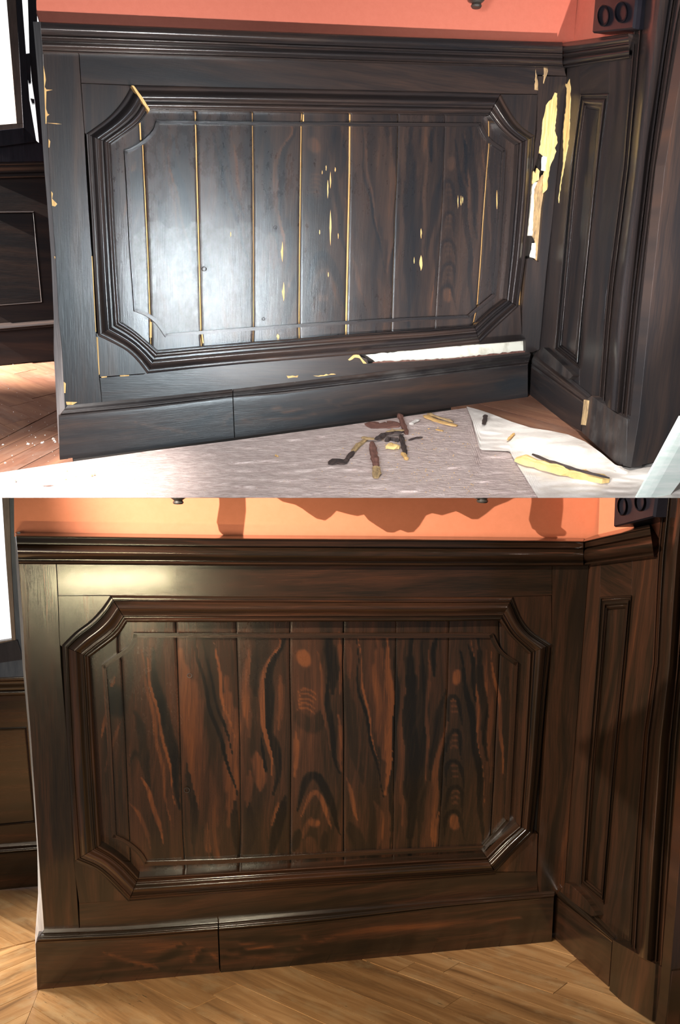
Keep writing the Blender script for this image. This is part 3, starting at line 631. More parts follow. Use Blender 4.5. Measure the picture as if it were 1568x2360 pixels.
# thin end faces of the panel wall at its free left end
def endcap(rm, front, back, mat, nm, lab):
    n = len(front); vs = []; 
    for f_, b_ in zip(front, back):
        p = rm.P.at(f_, -.002*rm.K); q = rm.P.at(b_, -.10*rm.K)
        vs += [p, q, q+rm.P.u*.006*rm.K-0*rm.P.n, p+rm.P.u*.006*rm.K]
    fs = []
    for i in range(n-1):
        for k in range(4): fs.append((4*i+k, 4*i+(k+1) % 4, 4*i+4+(k+1) % 4, 4*i+4+k))
    fs += [(0, 1, 2, 3), (4*n-1, 4*n-2, 4*n-3, 4*n-4)]
    uv = [(v[2]/rm.K, (v@rm.P.n)/rm.K) for v in vs]
    return tag(link(nm, vs, fs, mat, None, uv), lab, 'trim', kind='structure')
endcap(A, [(94.5, 50), (99.5, 139), (108, 285), (114, 398), (119, 470), (128, 592), (135, 728), (143, 810), (151, 934), (138, 1062)],
       [(76, 50), (84, 139), (95, 285), (103, 398), (109, 470), (118, 592), (124, 728), (124, 810), (130, 930), (137, 1062)], 'edge', 'trim_1',
       'pale narrow end face of the panelled wall beside the window, upper half')
endcap(B, [(40, 1226), (43, 1300), (53, 1438), (58, 1545), (70, 1686), (80, 1832), (88, 1958), (95, 2060), (102, 2148), (86, 2284)],
       [(33, 1226), (37, 1300), (46, 1438), (53, 1545), (66, 1686), (77, 1832), (86, 1958), (88, 2060), (81, 2158), (85, 2284)], 'edge', 'trim_2',
       'pale narrow end face of the panelled wall beside the window, lower half')
# ------------------------------------------------------------------ far left wall, its wainscot and window
LA = A.par(A.F.at((60, 836))); LB = B.par(B.F.at((50, 2046)))
def farwall(rm, pl, T, S):
    root = empty('far_wainscot', pl.at(S['foot'], 0)-pl.n*.01, S['label'], 'wainscot')
    for nm, poly, off, mat, g in S['flats']: plate(rm, pl, poly, off, .02, mat, nm, root, g)
    for nm, o, i_, pr in S['lofts']: loft(rm, pl, o, i_, pr, 6, T+'_wood', nm, root, .02)
    return root
FM = bumps([(0, .3, .0, .006, 'r'), (.3, .45, 0, 0, 'l'), (.45, 1, 0, -.006, 'c')])
FR = bumps([(0, .3, .03, .036, 'r'), (.3, .7, .028, .014, 's'), (.7, 1, .010, .016, 'r')])
farwall(A, LA, 'A', dict(foot=(60, 820), label='dim far wainscot with recessed panel under the window, left edge of upper half',
    flats=[('frame', [(-34, 400), (120, 398), (128, 600), (136, 750), (136, 800), (-34, 812)], 0, 'A_wood', 'h'),
           ('inset_panel', [(-34, 519), (48, 518), (63, 674), (-34, 679)], -.002, 'A_wood', 'v'),
           ('plinth_board', [(-34, 765), (140, 750), (142, 829), (60, 835.5), (-34, 846)], .010, 'A_wood', 'h')],
    lofts=[('rail_length', [(-34, 370), (112, 367)], [(-34, 412), (116, 408), ], FR),
           ('frame_moulding', [(-34, 488), (78, 487)], [(-34, 501), (68, 500)], FM), ('frame_moulding', [(78, 488), (98, 698)], [(68, 500), (86, 688)], FM),
           ('frame_moulding', [(-34, 708), (98, 698)], [(-34, 698), (86, 688)], FM),
           ('cap_moulding', [(-34, 748), (136, 734)], [(-34, 766), (138, 751)], CAP)]))
farwall(B, LB, 'B', dict(foot=(40, 2030), label='far wainscot with recessed panel under the blue sill, left edge of lower half',
    flats=[('frame', [(-34, 1600), (66, 1598), (80, 1740), (92, 1958), (92, 1975), (-34, 1980)], 0, 'B_wood', 'h'),
           ('inset_panel', [(-34, 1717), (30, 1716), (43, 1875), (-34, 1879)], -.002, 'B_board', 'v'),
           ('plinth_board', [(-34, 1974), (94, 1964), (100, 2042), (50, 2046), (-34, 2055)], .010, 'B_wood', 'h')],
    lofts=[('rail_length', [(-34, 1558), (62, 1556)], [(-34, 1606), (66, 1603)], FR),
           ('frame_moulding', [(-34, 1680), (61, 1676)], [(-34, 1693), (50, 1690)], FM), ('frame_moulding', [(61, 1676), (82, 1896)], [(50, 1690), (69, 1886)], FM),
           ('frame_moulding', [(-34, 1907), (82, 1896)], [(-34, 1896), (69, 1886)], FM),
           ('cap_moulding', [(-34, 1948), (90, 1940)], [(-34, 1975), (92, 1964)], CAP)]))
# windows
w1 = empty('window_1', LA.at((40, 350), 0), 'old casement window glaring white, top left corner of upper half', 'window', None, 'structure')
for nm, poly, off, mat in (
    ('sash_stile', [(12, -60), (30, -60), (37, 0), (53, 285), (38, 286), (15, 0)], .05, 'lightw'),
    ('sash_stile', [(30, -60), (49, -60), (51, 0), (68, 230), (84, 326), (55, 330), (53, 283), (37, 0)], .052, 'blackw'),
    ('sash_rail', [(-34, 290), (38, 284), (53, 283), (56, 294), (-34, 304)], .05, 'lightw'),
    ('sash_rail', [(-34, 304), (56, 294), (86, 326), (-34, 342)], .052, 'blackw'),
    ('frame_post', [(61, -60), (64, 0), (68, 129), (73, 186), (80, 234), (90, 332), (104, 372), (104, 200), (86, 50), (84, -60)], .03, 'blackw'),
    ('frame_post', [(57, 124), (69, 122), (72, 190), (66, 192)], .051, 'blackw'), ('frame_post', [(70, 226), (79, 228), (80, 238), (74, 238)], .053, 'blackw'),
    ('sill', [(-34, 342), (86, 326), (104, 340), (110, 372), (-34, 374)], .04, 'blackw'),
    ('window_pane', [(-34, -60), (90, -60), (104, 330), (-34, 340)], .0, 'sky')):
    plate(A, LA, poly, off, .02, mat, nm, w1, 'v')
w2 = empty('window_2', LB.at((20, 1540), 0), 'window casement glowing white, left edge of lower half', 'window', None, 'structure')
for nm, poly, off, mat in (
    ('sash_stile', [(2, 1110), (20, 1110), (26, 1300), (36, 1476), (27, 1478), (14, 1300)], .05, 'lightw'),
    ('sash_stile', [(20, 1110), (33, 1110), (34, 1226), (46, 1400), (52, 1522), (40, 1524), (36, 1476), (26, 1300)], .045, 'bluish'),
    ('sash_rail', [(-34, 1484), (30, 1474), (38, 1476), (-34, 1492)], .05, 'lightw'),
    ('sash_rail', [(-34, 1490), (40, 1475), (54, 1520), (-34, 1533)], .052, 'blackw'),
    ('sill', [(-34, 1532), (54, 1519), (60, 1560), (-34, 1562)], .04, 'bluish'),
    ('window_pane', [(-34, 1100), (40, 1100), (50, 1515), (-34, 1525)], .0, 'sky')):
    plate(B, LB, poly, off, .02, mat, nm, w2, 'v')
# ------------------------------------------------------------------ floors
def clip(poly, reg):
    out = poly
    for i in range(len(reg)):
        a, b = np.array(reg[i]), np.array(reg[(i+1) % len(reg)]); inp, out = out, []
        side = lambda p: (b[0]-a[0])*(p[1]-a[1])-(b[1]-a[1])*(p[0]-a[0])
        for j in range(len(inp)):
            p, q = inp[j], inp[(j+1) % len(inp)]; sp, sq = side(p), side(q)
            if sp >= 0: out.append(p)
            if sp*sq < 0: t = sp/(sp-sq); out.append(p+(q-p)*t)
        if not out: return []
    return out
def parquet(rm, root, regpx, dirpx, spacing_px, L_, mat, seedv):
    """boards along dirpx inside regpx; spacing_px: two points one board apart"""
    F_ = rm.F; K = rm.K; c2 = lambda p: np.array(F_.uv(F_.at(p)))
    o0 = c2(dirpx[0]); d = c2(dirpx[1])-o0; d /= np.linalg.norm(d); nn = np.array([-d[1], d[0]])
    wv = abs((c2(spacing_px[1])-c2(spacing_px[0]))@nn)
    reg = [c2(p) for p in regpx]
    ar = sum(reg[i][0]*reg[(i+1) % len(reg)][1]-reg[(i+1) % len(reg)][0]*reg[i][1] for i in range(len(reg)))
    if ar < 0: reg = reg[::-1]
    ts = [(p-o0)@nn for p in reg]; us = [(p-o0)@d for p in reg]; rr = random.Random(seedv)
    for k in range(math.floor(min(ts)/wv), math.ceil(max(ts)/wv)):
        u = min(us)-rr.random()*L_*K
        while u < max(us):
            g = .0009*K; e = u+L_*K
            q = [o0+d*(u+g)+nn*(k*wv+g), o0+d*(e-g)+nn*(k*wv+g), o0+d*(e-g)+nn*((k+1)*wv-g), o0+d*(u+g)+nn*((k+1)*wv-g)]
            u = e; c = clip(q, reg)
            if len(c) < 3: continue
            a2 = abs(sum(c[i][0]*c[(i+1) % len(c)][1]-c[(i+1) % len(c)][0]*c[i][1] for i in range(len(c))))/2
            if a2 < 2e-5: continue
            lift = rr.uniform(-.0006, .0004)*K; base_ = F_.n*F_.c
            V3 = [F_.u*p[0]+F_.v*p[1]+F_.n*(F_.c+lift) for p in c]; m = len(V3)
            vs = V3+[p-F_.n*.006*K for p in V3]
            fs = [tuple(range(m)), tuple(range(2*m-1, m-1, -1))]+[(i, (i+1) % m, m+(i+1) % m, m+i) for i in range(m)]
            uv = [((p@d)/K, (p@nn)/K) for p in c]*2
            link('floor_board', vs, fs, mat, root, uv)
fa = plate(A, A.F, [(-34, 1147.5), (1640, 1147.5), (1640, 1005), (1320, 880), (-34, 800)], -.004, .012, 'gap', 'floor', None, 'h', .0,
           back=[(-34, 1146), (1640, 1146), (1640, 1005), (1320, 880), (-34, 800)]); fa['kind'] = 'structure'
parquet(A, fa, [(-34, 825), (150, 815), (150, 935), (-34, 1030)], [(40, 865), (102, 892)], [(28, 897), (41, 865)], .5, 'A_floor', 1)
parquet(A, fa, [(-34, 1032), (150, 937), (170, 1075), (-34, 1147)], [(0, 1005), (128, 946)], [(60, 977), (60, 1006)], .6, 'A_floor', 2)
parquet(A, fa, [(1040, 905), (1230, 880), (1360, 950), (1500, 1060), (1400, 1075), (1040, 985)], [(40, 865), (102, 892)], [(28, 897), (41, 865)], .7, 'A_floor', 3)
fb = plate(B, B.F, [(-420, 2460), (1800, 2460), (1700, 2330), (1290, 2120), (-420, 2025)], -.003, .03, 'rot', 'floor', None, 'h', .0); fb['kind'] = 'structure'
parquet(B, fb, [(-420, 2040), (110, 2020), (110, 2160), (-420, 2285)], [(0, 2068), (80, 2107)], [(28, 2127), (36, 2088)], .6, 'B_floor', 4)
parquet(B, fb, [(-420, 2287), (110, 2162), (110.4, 2230), (18, 2460), (-420, 2460)], [(0, 2204), (80, 2172)], [(40, 2188), (40, 2222)], .8, 'B_floor', 5)
parquet(B, fb, [(111, 2230), (1290, 2130), (1790, 2460), (19, 2460)], [(421, 2260), (520, 2308)], [(595, 2240), (682, 2232)], 1.0, 'B_floor', 6)
# ------------------------------------------------------------------ sheeting on the upper floor
def sheet(rm, topl, botl, nx, ny, amp, mat, seedv, base_h, folds, name, lab):
    F_ = rm.F; K = rm.K; r = np.random.default_rng(seedv)
    wv = [(r.uniform(-.9, .9), r.uniform(.8, 2.6), r.uniform(0, 6.3), r.uniform(.4, 1)) for _ in range(26)]
    x0, x1 = topl[0][0], topl[-1][0]; vs, uv = [], []
    for j in range(ny+1):
        for i in range(nx+1):
            x = x0+(x1-x0)*i/nx; yt = np.interp(x, [p[0] for p in topl], [p[1] for p in topl]); yb = np.interp(x, [p[0] for p in botl], [p[1] for p in botl])
            y = yt+(yb-yt)*j/ny; h = 0
            for a, b, c, d in wv: h += d*math.sin((a*x*.28+b*y)*.22*(1+.3*math.sin(c))+c+1.2*math.sin(x*.011*b+c))
            h = h*amp/8
            for fx, fy, rx, ry, fh in folds: h += fh*math.exp(-((x-fx)/rx)**2-((y-fy)/ry)**2)
            ed = min(1, (1147-y)/6+.0); p = F_.at((x, y), (base_h+max(-base_h*.6, h)*max(.0, ed))*K); vs.append(p); a_, b_ = F_.uv(p); uv.append((a_/K, b_/K))
    q = nx+1; n0 = len(vs); fs = [(j*q+i, j*q+i+1, (j+1)*q+i+1, (j+1)*q+i) for j in range(ny) for i in range(nx)]
    vs += [v-F_.n*.0006*K for v in vs]; uv += uv; fs += [tuple(n0+k for k in f[::-1]) for f in fs]
    o = link(name, vs, fs, mat, None, uv, True); return tag(o, lab, 'dust sheet')
sheet(A, [(-34, 1102), (0, 1089), (138, 1068), (340, 1040), (540, 1015), (799, 980), (981, 953), (1077, 940), (1087, 962), (1107, 1036), (1175, 1041), (1190, 1065), (1245, 1146)],
      [(-34, 1147), (1245, 1147)], 300, 46, .0035, 'cloth', 3, .004, [(150, 1130, 60, 10, .004), (900, 1120, 120, 12, .004)], 'drop_sheet',
      'thin crumpled grey-brown dust sheet under the wood debris along the baseboard')
sheet(A, [(1076, 937), (1100, 943), (1131, 953), (1180, 972), (1225, 986), (1270, 993), (1309, 1001), (1350, 1018), (1385, 1043), (1420, 1072), (1453, 1079), (1511, 1066), (1640, 1036)],
      [(1076, 939), (1087, 962), (1107, 1036), (1175, 1040), (1188, 1063), (1241, 1147), (1640, 1147)], 130, 40, .003, 'paper', 9, .009,
      [(1330, 1030, 60, 18, .03), (1120, 975, 30, 25, .012), (1240, 1010, 45, 12, .016), (1390, 1100, 70, 12, .010), (1500, 1090, 40, 10, .012)], 'pale_sheet',
      'pale lifted plastic sheet folded against the right return baseboard, upper half')
# ------------------------------------------------------------------ damage on the upper panelling
def patch(pl, poly, off, mat, nm, par, amp=.0012, seedv=0):
    r = random.Random(seedv); P = []
    for i in range(len(poly)):
        a, b = np.array(poly[i], float), np.array(poly[(i+1) % len(poly)], float); m = max(1, int(np.linalg.norm(b-a)/6))
        for k in range(m):
            q = a+(b-a)*k/m
            P.append(tuple(q+(np.array([r.uniform(-1, 1), r.uniform(-1.5, 1.5)]) if k else 0)))
    return plate(A, pl, P, off, .006, mat, nm, par, 'v', .0004)
P1 = [(1279.5, 213), (1285, 215), (1284, 259), (1279.5, 301), (1285, 316), (1286, 329), (1279.5, 341), (1283, 349), (1277.4, 365), (1268, 386), (1263.7, 411), (1261.5, 437), (1253, 445), (1255, 400), (1258, 392), (1261.5, 362), (1250, 358), (1243, 350), (1248, 320), (1251, 282), (1259.4, 242), (1265.8, 233), (1273, 228)]
patch(A.P, P1, .001, 'raw', 'torn_wood', panA, seedv=1)
patch(A.P, [(1261, 400), (1263, 437), (1253, 445), (1252, 479), (1246.7, 532), (1243.5, 574), (1246.7, 585), (1245.7, 600), (1241.4, 612), (1235, 598), (1235.5, 556), (1228, 543), (1230, 500), (1232, 437), (1240, 418), (1250, 403)], -.010, 'rot', 'rotten_wood', panA, seedv=2)
patch(A.R, [(1313, 182), (1315.5, 201), (1314, 259), (1312, 314), (1308, 343), (1302, 373), (1294, 415), (1288, 468), (1287, 458), (1292, 422), (1297.5, 384), (1298.6, 352), (1298, 320), (1299.7, 284), (1305, 246), (1306.5, 203), (1299, 191), (1307, 194)], .001, 'raw', 'torn_wood', panA, seedv=3)
for k, (poly, off, mat) in enumerate([
    ([(1231, 420), (1241, 419), (1233, 434.5), (1231, 500), (1228, 543), (1216.4, 543), (1222, 490), (1226.6, 432)], -.011, 'plaster'),
    ([(1228.7, 560), (1236, 560), (1236, 596), (1223.4, 593)], -.011, 'plaster'),
    ([(1252, 359), (1261.5, 362), (1258, 394), (1250, 392)], .0015, 'plaster'),
    ([(1239, 387), (1244.6, 394), (1242.5, 415), (1228.7, 424), (1231, 394), (1235, 400)], .001, 'raw'),
    ([(1235.5, 159), (1241, 193), (1241, 208), (1233, 207)], .001, 'rot'), ([(1254, 156.5), (1263, 158), (1261.5, 172), (1257, 182), (1254, 193), (1252.6, 191)], .001, 'rot'),
    ([(843, 818), (900, 812), (1040, 799), (1180, 786), (1212, 784), (1213, 810), (1040, 829), (868, 838), (862, 830)], -.015, 'plaster'),
    ([(862, 834), (1040, 826), (1214, 808), (1214, 816), (1040, 834), (850, 844)], -.006, 'redchip'),
    ([(803, 829), (815, 818), (828, 818), (836, 828), (846, 838), (838, 838), (830, 826), (818, 824), (806, 831)], .002, 'tan'),
    ([(661, 866), (688, 865), (686, 870), (664, 872)], .001, 'tan'), ([(722, 866), (770, 861), (775, 863), (735, 868)], .001, 'tan'),
    ([(736, 540), (739, 502), (741, 478), (738, 479+60)], -.0085, 'tan')]):
    patch(A.P, poly, off, mat, 'plaster_patch' if mat == 'plaster' else 'bare_spot', panA, seedv=10+k)
# bare flakes on the cracked boards and mouldings (traced)
for k, (x, y, dx, hh) in enumerate([(762, 525, 2.2, 42), (756, 436, 1.8, 22), (762, 415, 1.6, 20), (752, 387, 1.5, 7), (773, 391, 1.6, 6), (743, 397, 1.4, 5), (757, 633, 1.6, 6), (780, 544, 1.4, 7),
        (651, 580, 3, 24), (654, 672, 3.6, 22), (971, 606, 4.2, 18), (971, 538, 1.8, 12), (737, 535, 1.6, 6), (1063, 462, 1.6, 12), (1056, 465, 1.2, 16), (1067, 461, 1.2, 9), (532, 540, 1.4, 6), (641, 776, 3.5, 7), (1146, 460, 1.4, 22), (955, 600, 1.4, 8), (347, 758, 2.4, 18)]):
    r = random.Random(k); pol = []
    for s in np.linspace(0, 1, 7): pol.append((x-dx*math.sin(math.pi*s)*r.uniform(.5, 1.1)+r.uniform(-.3, .3), y-hh+2*hh*s))
    for s in np.linspace(1, 0, 7)[1:-1]: pol.append((x+dx*math.sin(math.pi*s)*r.uniform(.5, 1.1), y-hh+2*hh*s))
    plate(A, A.P, pol, -.0082, .002, 'tan', 'bare_spot', panA, 'v', .0001)
# tan cracked mitre faces of the upper left corner
plate(A, A.P, [(303, 196), (309, 197), (330, 226), (346, 252), (343, 258), (324, 230)], .0275, .024, 'tan', 'open_mitre', panA)
for q in ([(321, 282), (324, 282), (326, 322), (323, 322)], [(345, 742), (350, 742), (350, 778), (345, 778)], [(464, 770), (467, 770), (470, 790), (467, 792)], [(699, 264), (701, 264), (701, 280), (698, 280)]):
    plate(A, A.P, q, -.0075, .002, 'tan', 'bare_spot', panA, 'v', 0)
for k, q in enumerate([[(100, 150), (104, 170), (106, 184), (103, 200), (107, 206), (121, 207), (107, 210), (106, 250), (110, 262), (114, 264), (108, 268), (107, 285), (105, 285)], [(112, 320), (116, 326), (114, 340), (112, 340)],
    [(118, 440), (122, 446), (120, 458), (132, 470), (127, 476), (120, 474)], [(108, 283), (130, 284), (142, 286), (130, 286)], [(124, 590), (128, 592), (127, 598)], [(147, 880), (152, 884), (151, 906), (148, 906)], [(152, 926), (178, 927), (168, 933), (154, 933)],
    [(233, 868), (247, 867), (246, 870), (234, 871)], [(276, 865), (298, 864), (297, 867), (277, 868)], [(222, 776), (226, 778), (230, 862), (228, 865)], [(211, 590), (213, 590), (222, 765), (220, 765)]]):
    plate(A, A.P, q, .0012, .003, 'tan', 'bare_spot', panA, 'v', .0002)
# plugged nail rings
for rm, pl, lst, T, par in ((A, A.P, [(471, 620, 6), (635, 524, 5), (608, 735, 4), (1206, 713, 4)], 'A', panA), (B, B.P, [(437, 1557, 6), (431, 1821, 7), (257, 1569, 5)], 'B', panB)):
    for x, y, rr in lst:
        vs, fs, uv = [], [], []
        for i in range(20):
            a = i*math.pi/10
            for q, h in ((rr, -.0092), (rr, -.0066), (rr-1.6, -.0066), (rr-1.6, -.0092)):
                p = pl.at((x+q*math.cos(a), y+q*.9*math.sin(a)), h*rm.K); vs.append(p); uv.append(pl.uv(p))
        for i in range(20):
            j = (i+1) % 20
            for k in range(4): fs.append((4*i+k, 4*j+k, 4*j+(k+1) % 4, 4*i+(k+1) % 4))
        link('nail_plug', vs, fs, 'gap' if T == 'A' else 'A_worn', par, uv)
# ------------------------------------------------------------------ wood debris
def stick(pts, wd, ht, mat, nm, lab, grp=None, h0=.006, pl=None, cat='splinter', seedv=0, parts=None, lift=0):
    """irregular splinter along px points lying on a plane; wd in px, ht in metres (room scale)"""
    pl = pl or A.F; K = A.K; r = random.Random(seedv); C = [np.array(p, float) for p in pts]
    C = resample(C, max(5, 3*len(C))); n = len(C); vs, uv = [], []
    prev = None; s = 0
    for i in range(n):
        c = C[i]; hh = h0 if not lift else h0+lift*i/(n-1)
        c3 = pl.at(c, hh*K); a = C[max(0, i-1)]; b = C[min(n-1, i+1)]; d = pl.at(b, hh*K)-pl.at(a, hh*K); d /= np.linalg.norm(d)
        sd = np.cross(pl.n, d); t = np.linalg.norm(pl.at(c+np.array([1., 0]), hh*K)-c3)
        tp = (.55 if i in (0, n-1) else 1)*r.uniform(.75, 1.1); wq = wd*1.3*t/2*tp; hq = ht*K*tp*r.uniform(.8, 1.1)
        if i: s += np.linalg.norm(c3-prev)
        prev = c3
        for aa, bb in ((-1, 0), (-.95, .8), (-.3, 1.05), (.4, .9), (1, .6), (.9, 0)):
            vs.append(c3+sd*wq*(aa+r.uniform(-.12, .12))+pl.n*hq*max(0, bb+r.uniform(-.1, .1)*(bb > 0))); uv.append((s/K, aa*.02))
    fs = [(i*6+k, i*6+(k+1) % 6, (i+1)*6+(k+1) % 6, (i+1)*6+k) for i in range(n-1) for k in range(6)]
    fs += [tuple(range(5, -1, -1)), tuple(range((n-1)*6, n*6))]
    o = link(nm, vs, fs, mat, parts, uv)
    return o if parts else tag(o, lab, cat, grp)
G = 'broken wood pieces on the dust sheet'
st_ = stick
st_([(762, 1071), (775, 1060), (797, 1069)], 20, .003, 'bark', 'wood_chip', 'flat dark triangular wood scrap at left end of debris pile', G, cat='wood chip', seedv=1)
a = st_([(795, 1066), (806, 1053), (815, 1041)], 9, .006, 'bark', 'wood_splinter', 'slanting splinter, black lower half and tan upper half, left of pile', G, seedv=2)
st_([(812, 1043), (826, 1028), (845, 1013)], 10, .006, 'rot', 'bare_end', None, seedv=3, parts=a)
st_([(846, 975), (868, 982), (900, 980), (918, 975)], 30, .004, 'redchip', 'bark_slab', 'reddish brown flat slab of wood behind the debris pile by the baseboard', G, cat='wood slab', seedv=4, h0=.005)
st_([(834, 1009), (850, 1012), (864, 1012)], 10, .006, 'rot', 'wood_chip', 'short tan stub at left joint of debris pile', G, h0=.012, cat='wood chip', seedv=5)
a = st_([(866, 1014), (885, 1003), (905, 998), (930, 996)], 10, .008, 'bark', 'wood_splinter', 'curved blue-black splinter crossing top of debris pile', G, h0=.013, seedv=6)
st_([(890, 995), (912, 992), (932, 992)], 7, .003, 'rot', 'bare_edge', None, h0=.021, seedv=7, parts=a)
st_([(858, 1020), (862, 1048), (867, 1070), (868, 1078)], 13, .008, 'redchip', 'wood_splinter', 'crumbly reddish upright splinter hanging down middle of debris pile', G, seedv=8)
st_([(868, 1076), (869, 1090), (867, 1103)], 15, .008, 'rot', 'wood_chip', 'tan frayed stub in front of all other debris', G, cat='wood chip', seedv=9)
st_([(920, 955), (929, 978), (938, 1002)], 10, .008, 'redchip', 'wood_splinter', 'brown splinter leaning toward the baseboard at back of pile', G, h0=.006, seedv=10, lift=.0)
a = st_([(924, 1004), (930, 1028), (935, 1048)], 10, .008, 'bark', 'wood_splinter', 'black splinter with tan tip on right of debris pile', G, seedv=11)
st_([(927, 1044), (934, 1053), (938, 1061)], 8, .006, 'tan', 'bare_tip', None, seedv=12, parts=a)
st_([(893, 1029), (906, 1032), (920, 1029)], 20, .010, 'raw', 'wood_chip', 'bright yellow frayed wood chunk in middle of debris pile', G, cat='wood chip', seedv=13)
st_([(888, 1018), (900, 1014), (920, 1018)], 7, .012, 'bark', 'wood_chip', 'small dark chip behind the yellow chunk', G, cat='wood chip', seedv=14)
st_([(942, 1015), (958, 1010), (974, 1008)], 4.5, .004, 'bark', 'wood_splinter', 'thin lone black sliver right of debris pile', G, seedv=15)
st_([(946, 979), (956, 972), (965, 967)], 9, .004, 'paper', 'wood_chip', 'small whitish chip between pile and long pale splinter', G, cat='wood chip', seedv=16)
a = st_([(978, 958), (1005, 970), (1030, 977), (1054, 982)], 12, .005, 'tan', 'wood_splinter', 'long pale splinter beside the baseboard, right of pile', G, seedv=17)
st_([(985, 954), (1015, 964), (1045, 973)], 6, .006, 'rot', 'weathered_edge', None, seedv=18, parts=a, h0=.008)
st_([(1005, 990), (1014, 992), (1022, 994)], 6, .003, 'tan', 'wood_chip', 'tiny tan chip below the long pale splinter', G, cat='wood chip', seedv=19)
st_([(1120, 957), (1118, 968), (1115, 979)], 9, .004, 'bark', 'wood_chip', 'small dark chip on the pale sheet', G, cat='wood chip', h0=.024, seedv=20)
st_([(1186, 999), (1178, 1008), (1170, 1015)], 5, .004, 'tan', 'wood_chip', 'thin tan sliver in fold of the pale sheet', G, cat='wood chip', h0=.016, seedv=21)
a = st_([(1192, 1060), (1230, 1071), (1300, 1090), (1360, 1103), (1405, 1110)], 27, .018, 'raw', 'wood_offcut', 'longest pale offcut with dark bark edge on the pale sheet', G, cat='offcut', h0=.014, seedv=22)
st_([(1228, 1048), (1250, 1058), (1300, 1076), (1360, 1092), (1405, 1103)], 7, .006, 'bark', 'bark_edge', None, seedv=23, parts=a, h0=.030)
st_([(1420, 1080), (1432, 1088), (1446, 1094)], 13, .008, 'paper', 'paper_scrap', 'crumpled white paper scrap at foot of the round casing', G, cat='paper scrap', h0=.012, seedv=24)
a = plate(A, A.R, [(1346, 921), (1356, 923), (1352, 958), (1348, 980), (1339, 979), (1343, 950)], .034, .006, 'rot', 'wood_chip', None)
tag(a, 'upright tan chip stuck on the joint of the right return baseboard', 'wood chip')
# crumbs
def crumbs(lst, nm, lab, mat, pl, h0):
    vs, fs, uv = [], [], []; r = random.Random(5)
    for x, y, s in lst:
        c = pl.at((x, y), h0*A.K); t = np.linalg.norm(pl.at((x+1, y), h0*A.K)-c)*s; b = len(vs)
        for k in range(6):
            a = k*math.pi/3+r.random()*.5; q = r.uniform(.6, 1.1); vs.append(c+pl.u*t*q*math.cos(a)+pl.v*t*q*math.sin(a)); uv.append((x/50, y/50))
        vs.append(c+pl.n*t*.9); uv.append((x/50+.01, y/50)); fs += [(b+k, b+(k+1) % 6, b+6) for k in range(6)]+[tuple(b+k for k in range(5, -1, -1))]
    o = link(nm, vs, fs, mat, None, uv); tag(o, lab, 'crumbs', kind='stuff'); return o
r = random.Random(3)
crumbs([(123, 1012, 5), (126, 1016, 4), (128, 1019, 3), (96, 1021, 4), (100, 1019, 3), (64, 1023, 4), (66, 1024, 3), (75, 1022, 2), (80, 1026, 2), (7, 1025, 3), (12, 1067, 3), (28, 1050, 2), (82, 1008, 2), (104, 1003, 2), (73, 984, 1.5), (67, 993, 1.5), (20, 896, 1.6), (30, 840, 1.5)]+
       [(r.uniform(0, 130), r.uniform(900, 1065), r.uniform(.5, 1.2)) for _ in range(40)], 'wood_crumbs', 'pale wood crumbs on the reddish parquet beside the wall end', 'paper', A.F, .0005)
crumbs([(r.gauss(970, 80), r.uniform(985, 1135), r.uniform(.6, 2.2)) for _ in range(240)]+[(r.uniform(20, 1200), r.uniform(1085, 1140), r.uniform(.6, 1.8)) for _ in range(60)]+[(212, 1096, 4), (218, 1093, 4), (636, 1050, 4), (640, 1052, 4), (36, 1108, 3), (152, 1106, 3)],
       'sawdust', 'scattered sawdust and crumbs round the debris pile', 'tan', A.F, .006)
# ------------------------------------------------------------------ leaning pale plastic channel, lower right of the upper half
def channel():
    F_, K = A.F, A.K; lo, hi = A.F.at((1520, 1146), .005), None
    pl = A.par(A.F.at((1500, 1143), 0)); vs, uv = [], []
    rows = [((1468.5, 1146.8), (1486, 1146.8), (1500, 1146.8), (1541, 1146.8)), ((1519, 1054), (1534, 1060), (1551, 1056), (1590, 1082)), ((1570, 959), (1583, 965), (1602, 964), (1645, 1000))]
    for r0 in rows:
        for k, p in enumerate(r0): vs.append(pl.at(p, (.012, .0150, .0165, .0160)[k])); uv.append((p[1]/300, k*.05))
    n0 = len(vs)
    vs += [v-pl.n*.004 for v in vs]; uv += uv; fs = []
    for i in range(2):
        for k in range(3): f = (4*i+k, 4*i+k+1, 4*i+5+k, 4*i+4+k); fs += [f, tuple(n0+q for q in f[::-1])]
    for i in range(2): fs += [(4*i, 4*i+4, n0+4*i+4, n0+4*i), (4*i+3, n0+4*i+3, n0+4*i+7, 4*i+7)]
    for k in range(3): fs += [(k, n0+k, n0+k+1, k+1), (8+k, 9+k, n0+9+k, n0+8+k)]
    return tag(link('plastic_channel', vs, fs, 'tube', None, uv), 'leaning pale greenish plastic strip in lower right corner of upper half', 'plastic strip')
channel()
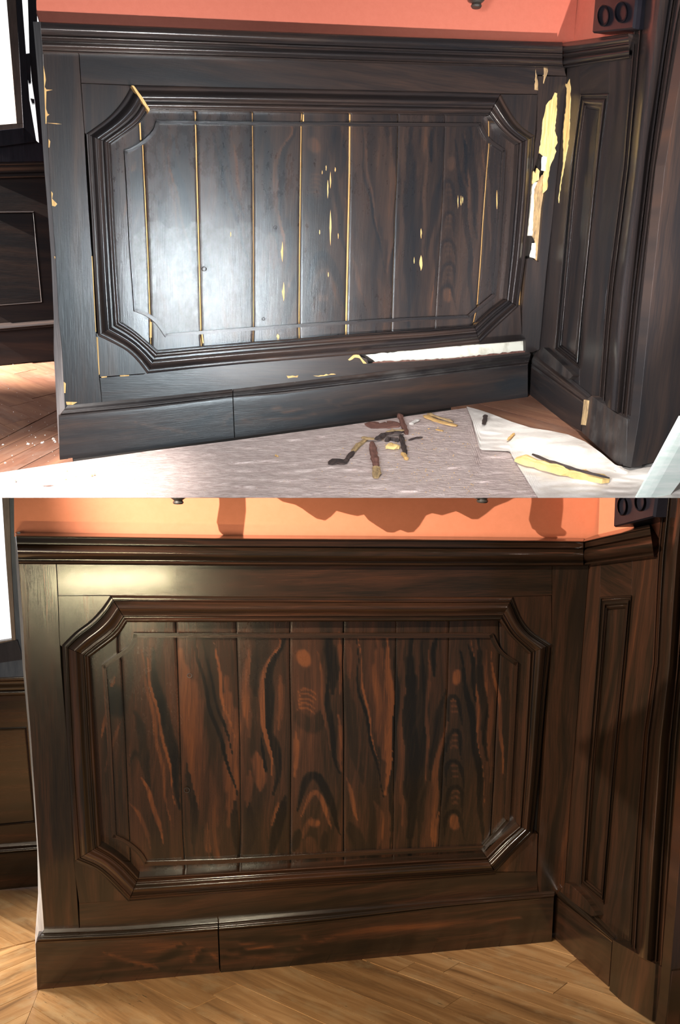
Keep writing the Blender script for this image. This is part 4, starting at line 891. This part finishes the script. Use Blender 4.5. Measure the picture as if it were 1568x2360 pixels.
# ------------------------------------------------------------------ sockets
def socket(rm, poly, dials, lab, mat='black'):
    R = rm.R; root = empty('wall_socket', R.at(poly[0], 0), lab, 'socket')
    plate(rm, R, poly, .045, .07, mat, 'box', root, 'v', .006)
    for x, y, rx, ry in dials:
        vs, fs, uv = [], [], []; n = 28
        for i in range(n):
            a = 2*math.pi*i/n
            for q, h in ((1, .044), (1, .050), (.92, .053), (.82, .050), (.78, .044)):
                p = R.at((x+rx*q*math.cos(a), y+ry*q*math.sin(a)), h*rm.K); vs.append(p); uv.append(R.uv(p))
        for i in range(n):
            for k in range(4): fs.append((5*i+k, 5*((i+1) % n)+k, 5*((i+1) % n)+k+1, 5*i+k+1))
        d = link('dial', vs, fs, mat, root, uv, True)
        vs2 = [R.at((x+rx*.2*math.cos(t), y-ry*.45+ry*.12*math.sin(t)), .052*rm.K) for t in np.linspace(0, 6.28, 9)[:-1]]
    return root
socket(A, [(1371, 3), (1371, -60), (1470, -60), (1466, 0), (1459, 66), (1365, 76)], [(1390, 36, 14, 25), (1431, 28, 15, 25)], 'black box with two round dials on the wall, top right of upper half')
socket(B, [(1417, 1147), (1420, 1100), (1518, 1095), (1512, 1150), (1506, 1192), (1414, 1215)], [(1433, 1166, 11, 22), (1474, 1156, 12, 22)], 'black box with two round dials on the wall, right side of lower half')
# ------------------------------------------------------------------ turned pendants and carved bracket on the wall
def turned(pl, rm, x, y, prof, off, nm, root):
    c = pl.at((x, y), off*rm.K); t = np.linalg.norm(pl.at((x+1, y), off*rm.K)-c); vs, fs, uv = [], [], []; n = 16
    for rr, h in prof:
        for i in range(n):
            a = 2*math.pi*i/n; vs.append(c+(pl.u*math.cos(a)+pl.n*math.sin(a))*rr*t+pl.v*h*t); uv.append((i/n, h/50))
    for k in range(len(prof)-1):
        for i in range(n): j = (i+1) % n; fs.append((k*n+i, k*n+j, (k+1)*n+j, (k+1)*n+i))
    fs += [tuple(range(n-1, -1, -1)), tuple(range((len(prof)-1)*n, len(prof)*n))]
    return link(nm, vs, fs, 'iron', root, uv, True)
KN = [(9, 0), (11, 3), (9, 8), (14, 12), (20, 20), (16, 28), (12, 34), (14, 40), (10, 60)]
sa = empty('wall_bracket', A.P.at((1097, -30), 0), 'turned dark pendant of a wall ornament on the salmon wall, top edge', 'bracket')
turned(A.P, A, 1098, 18, KN, .02, 'pendant', sa)
plate(A, A.P, [(1040, -30), (1160, -30), (1160, -60), (1040, -60)], .0, .02, 'iron', 'shelf', sa)
sb = empty('carved_shelf', B.P.at((760, 1125), 0), 'dark carved shelf with scalloped apron casting shadow on the orange wall', 'shelf')
KB = [(11, 0), (13, 3), (10, 8), (15, 12), (20, 16), (21, 22), (12, 30), (12, 60)]
for x, y in ((411, 1161), (1112, 1158)): turned(B.P, B, x, y, KB, .108, 'pendant', sb); plate(B, B.P, [(x-14, 1150), (x-22, 1130), (x-16, 1090), (x-20, 1040), (x+22, 1040), (x+24, 1090), (x+18, 1148)], .118, .02, 'iron', 'leg', sb)
ap = [((x-55)/1.121, y-85) for x, y in [(600, 1140), (628, 1147), (640, 1160), (672, 1167), (700, 1181), (725, 1198), (745, 1202), (760, 1193), (773, 1181), (800, 1188), (825, 1193), (845, 1189), (860, 1195), (880, 1217), (900, 1229), (915, 1230), (932, 1224), (950, 1230), (965, 1229), (980, 1215), (995, 1193), (1010, 1188), (1035, 1193), (1070, 1184), (1085, 1190), (1110, 1202), (1125, 1202), (1145, 1190), (1165, 1175), (1200, 1163), (1225, 1150), (1260, 1140)]]
plate(B, B.P, ap+[(1130, 1046), (1130, 1020), (395, 1020), (395, 1046)], .112, .02, 'iron', 'apron', sb, 'h')
plate(B, B.P, [(395, 1010), (1130, 1010), (1130, 1022), (395, 1022)], .12, .148, 'iron', 'shelf_board', sb, 'h')
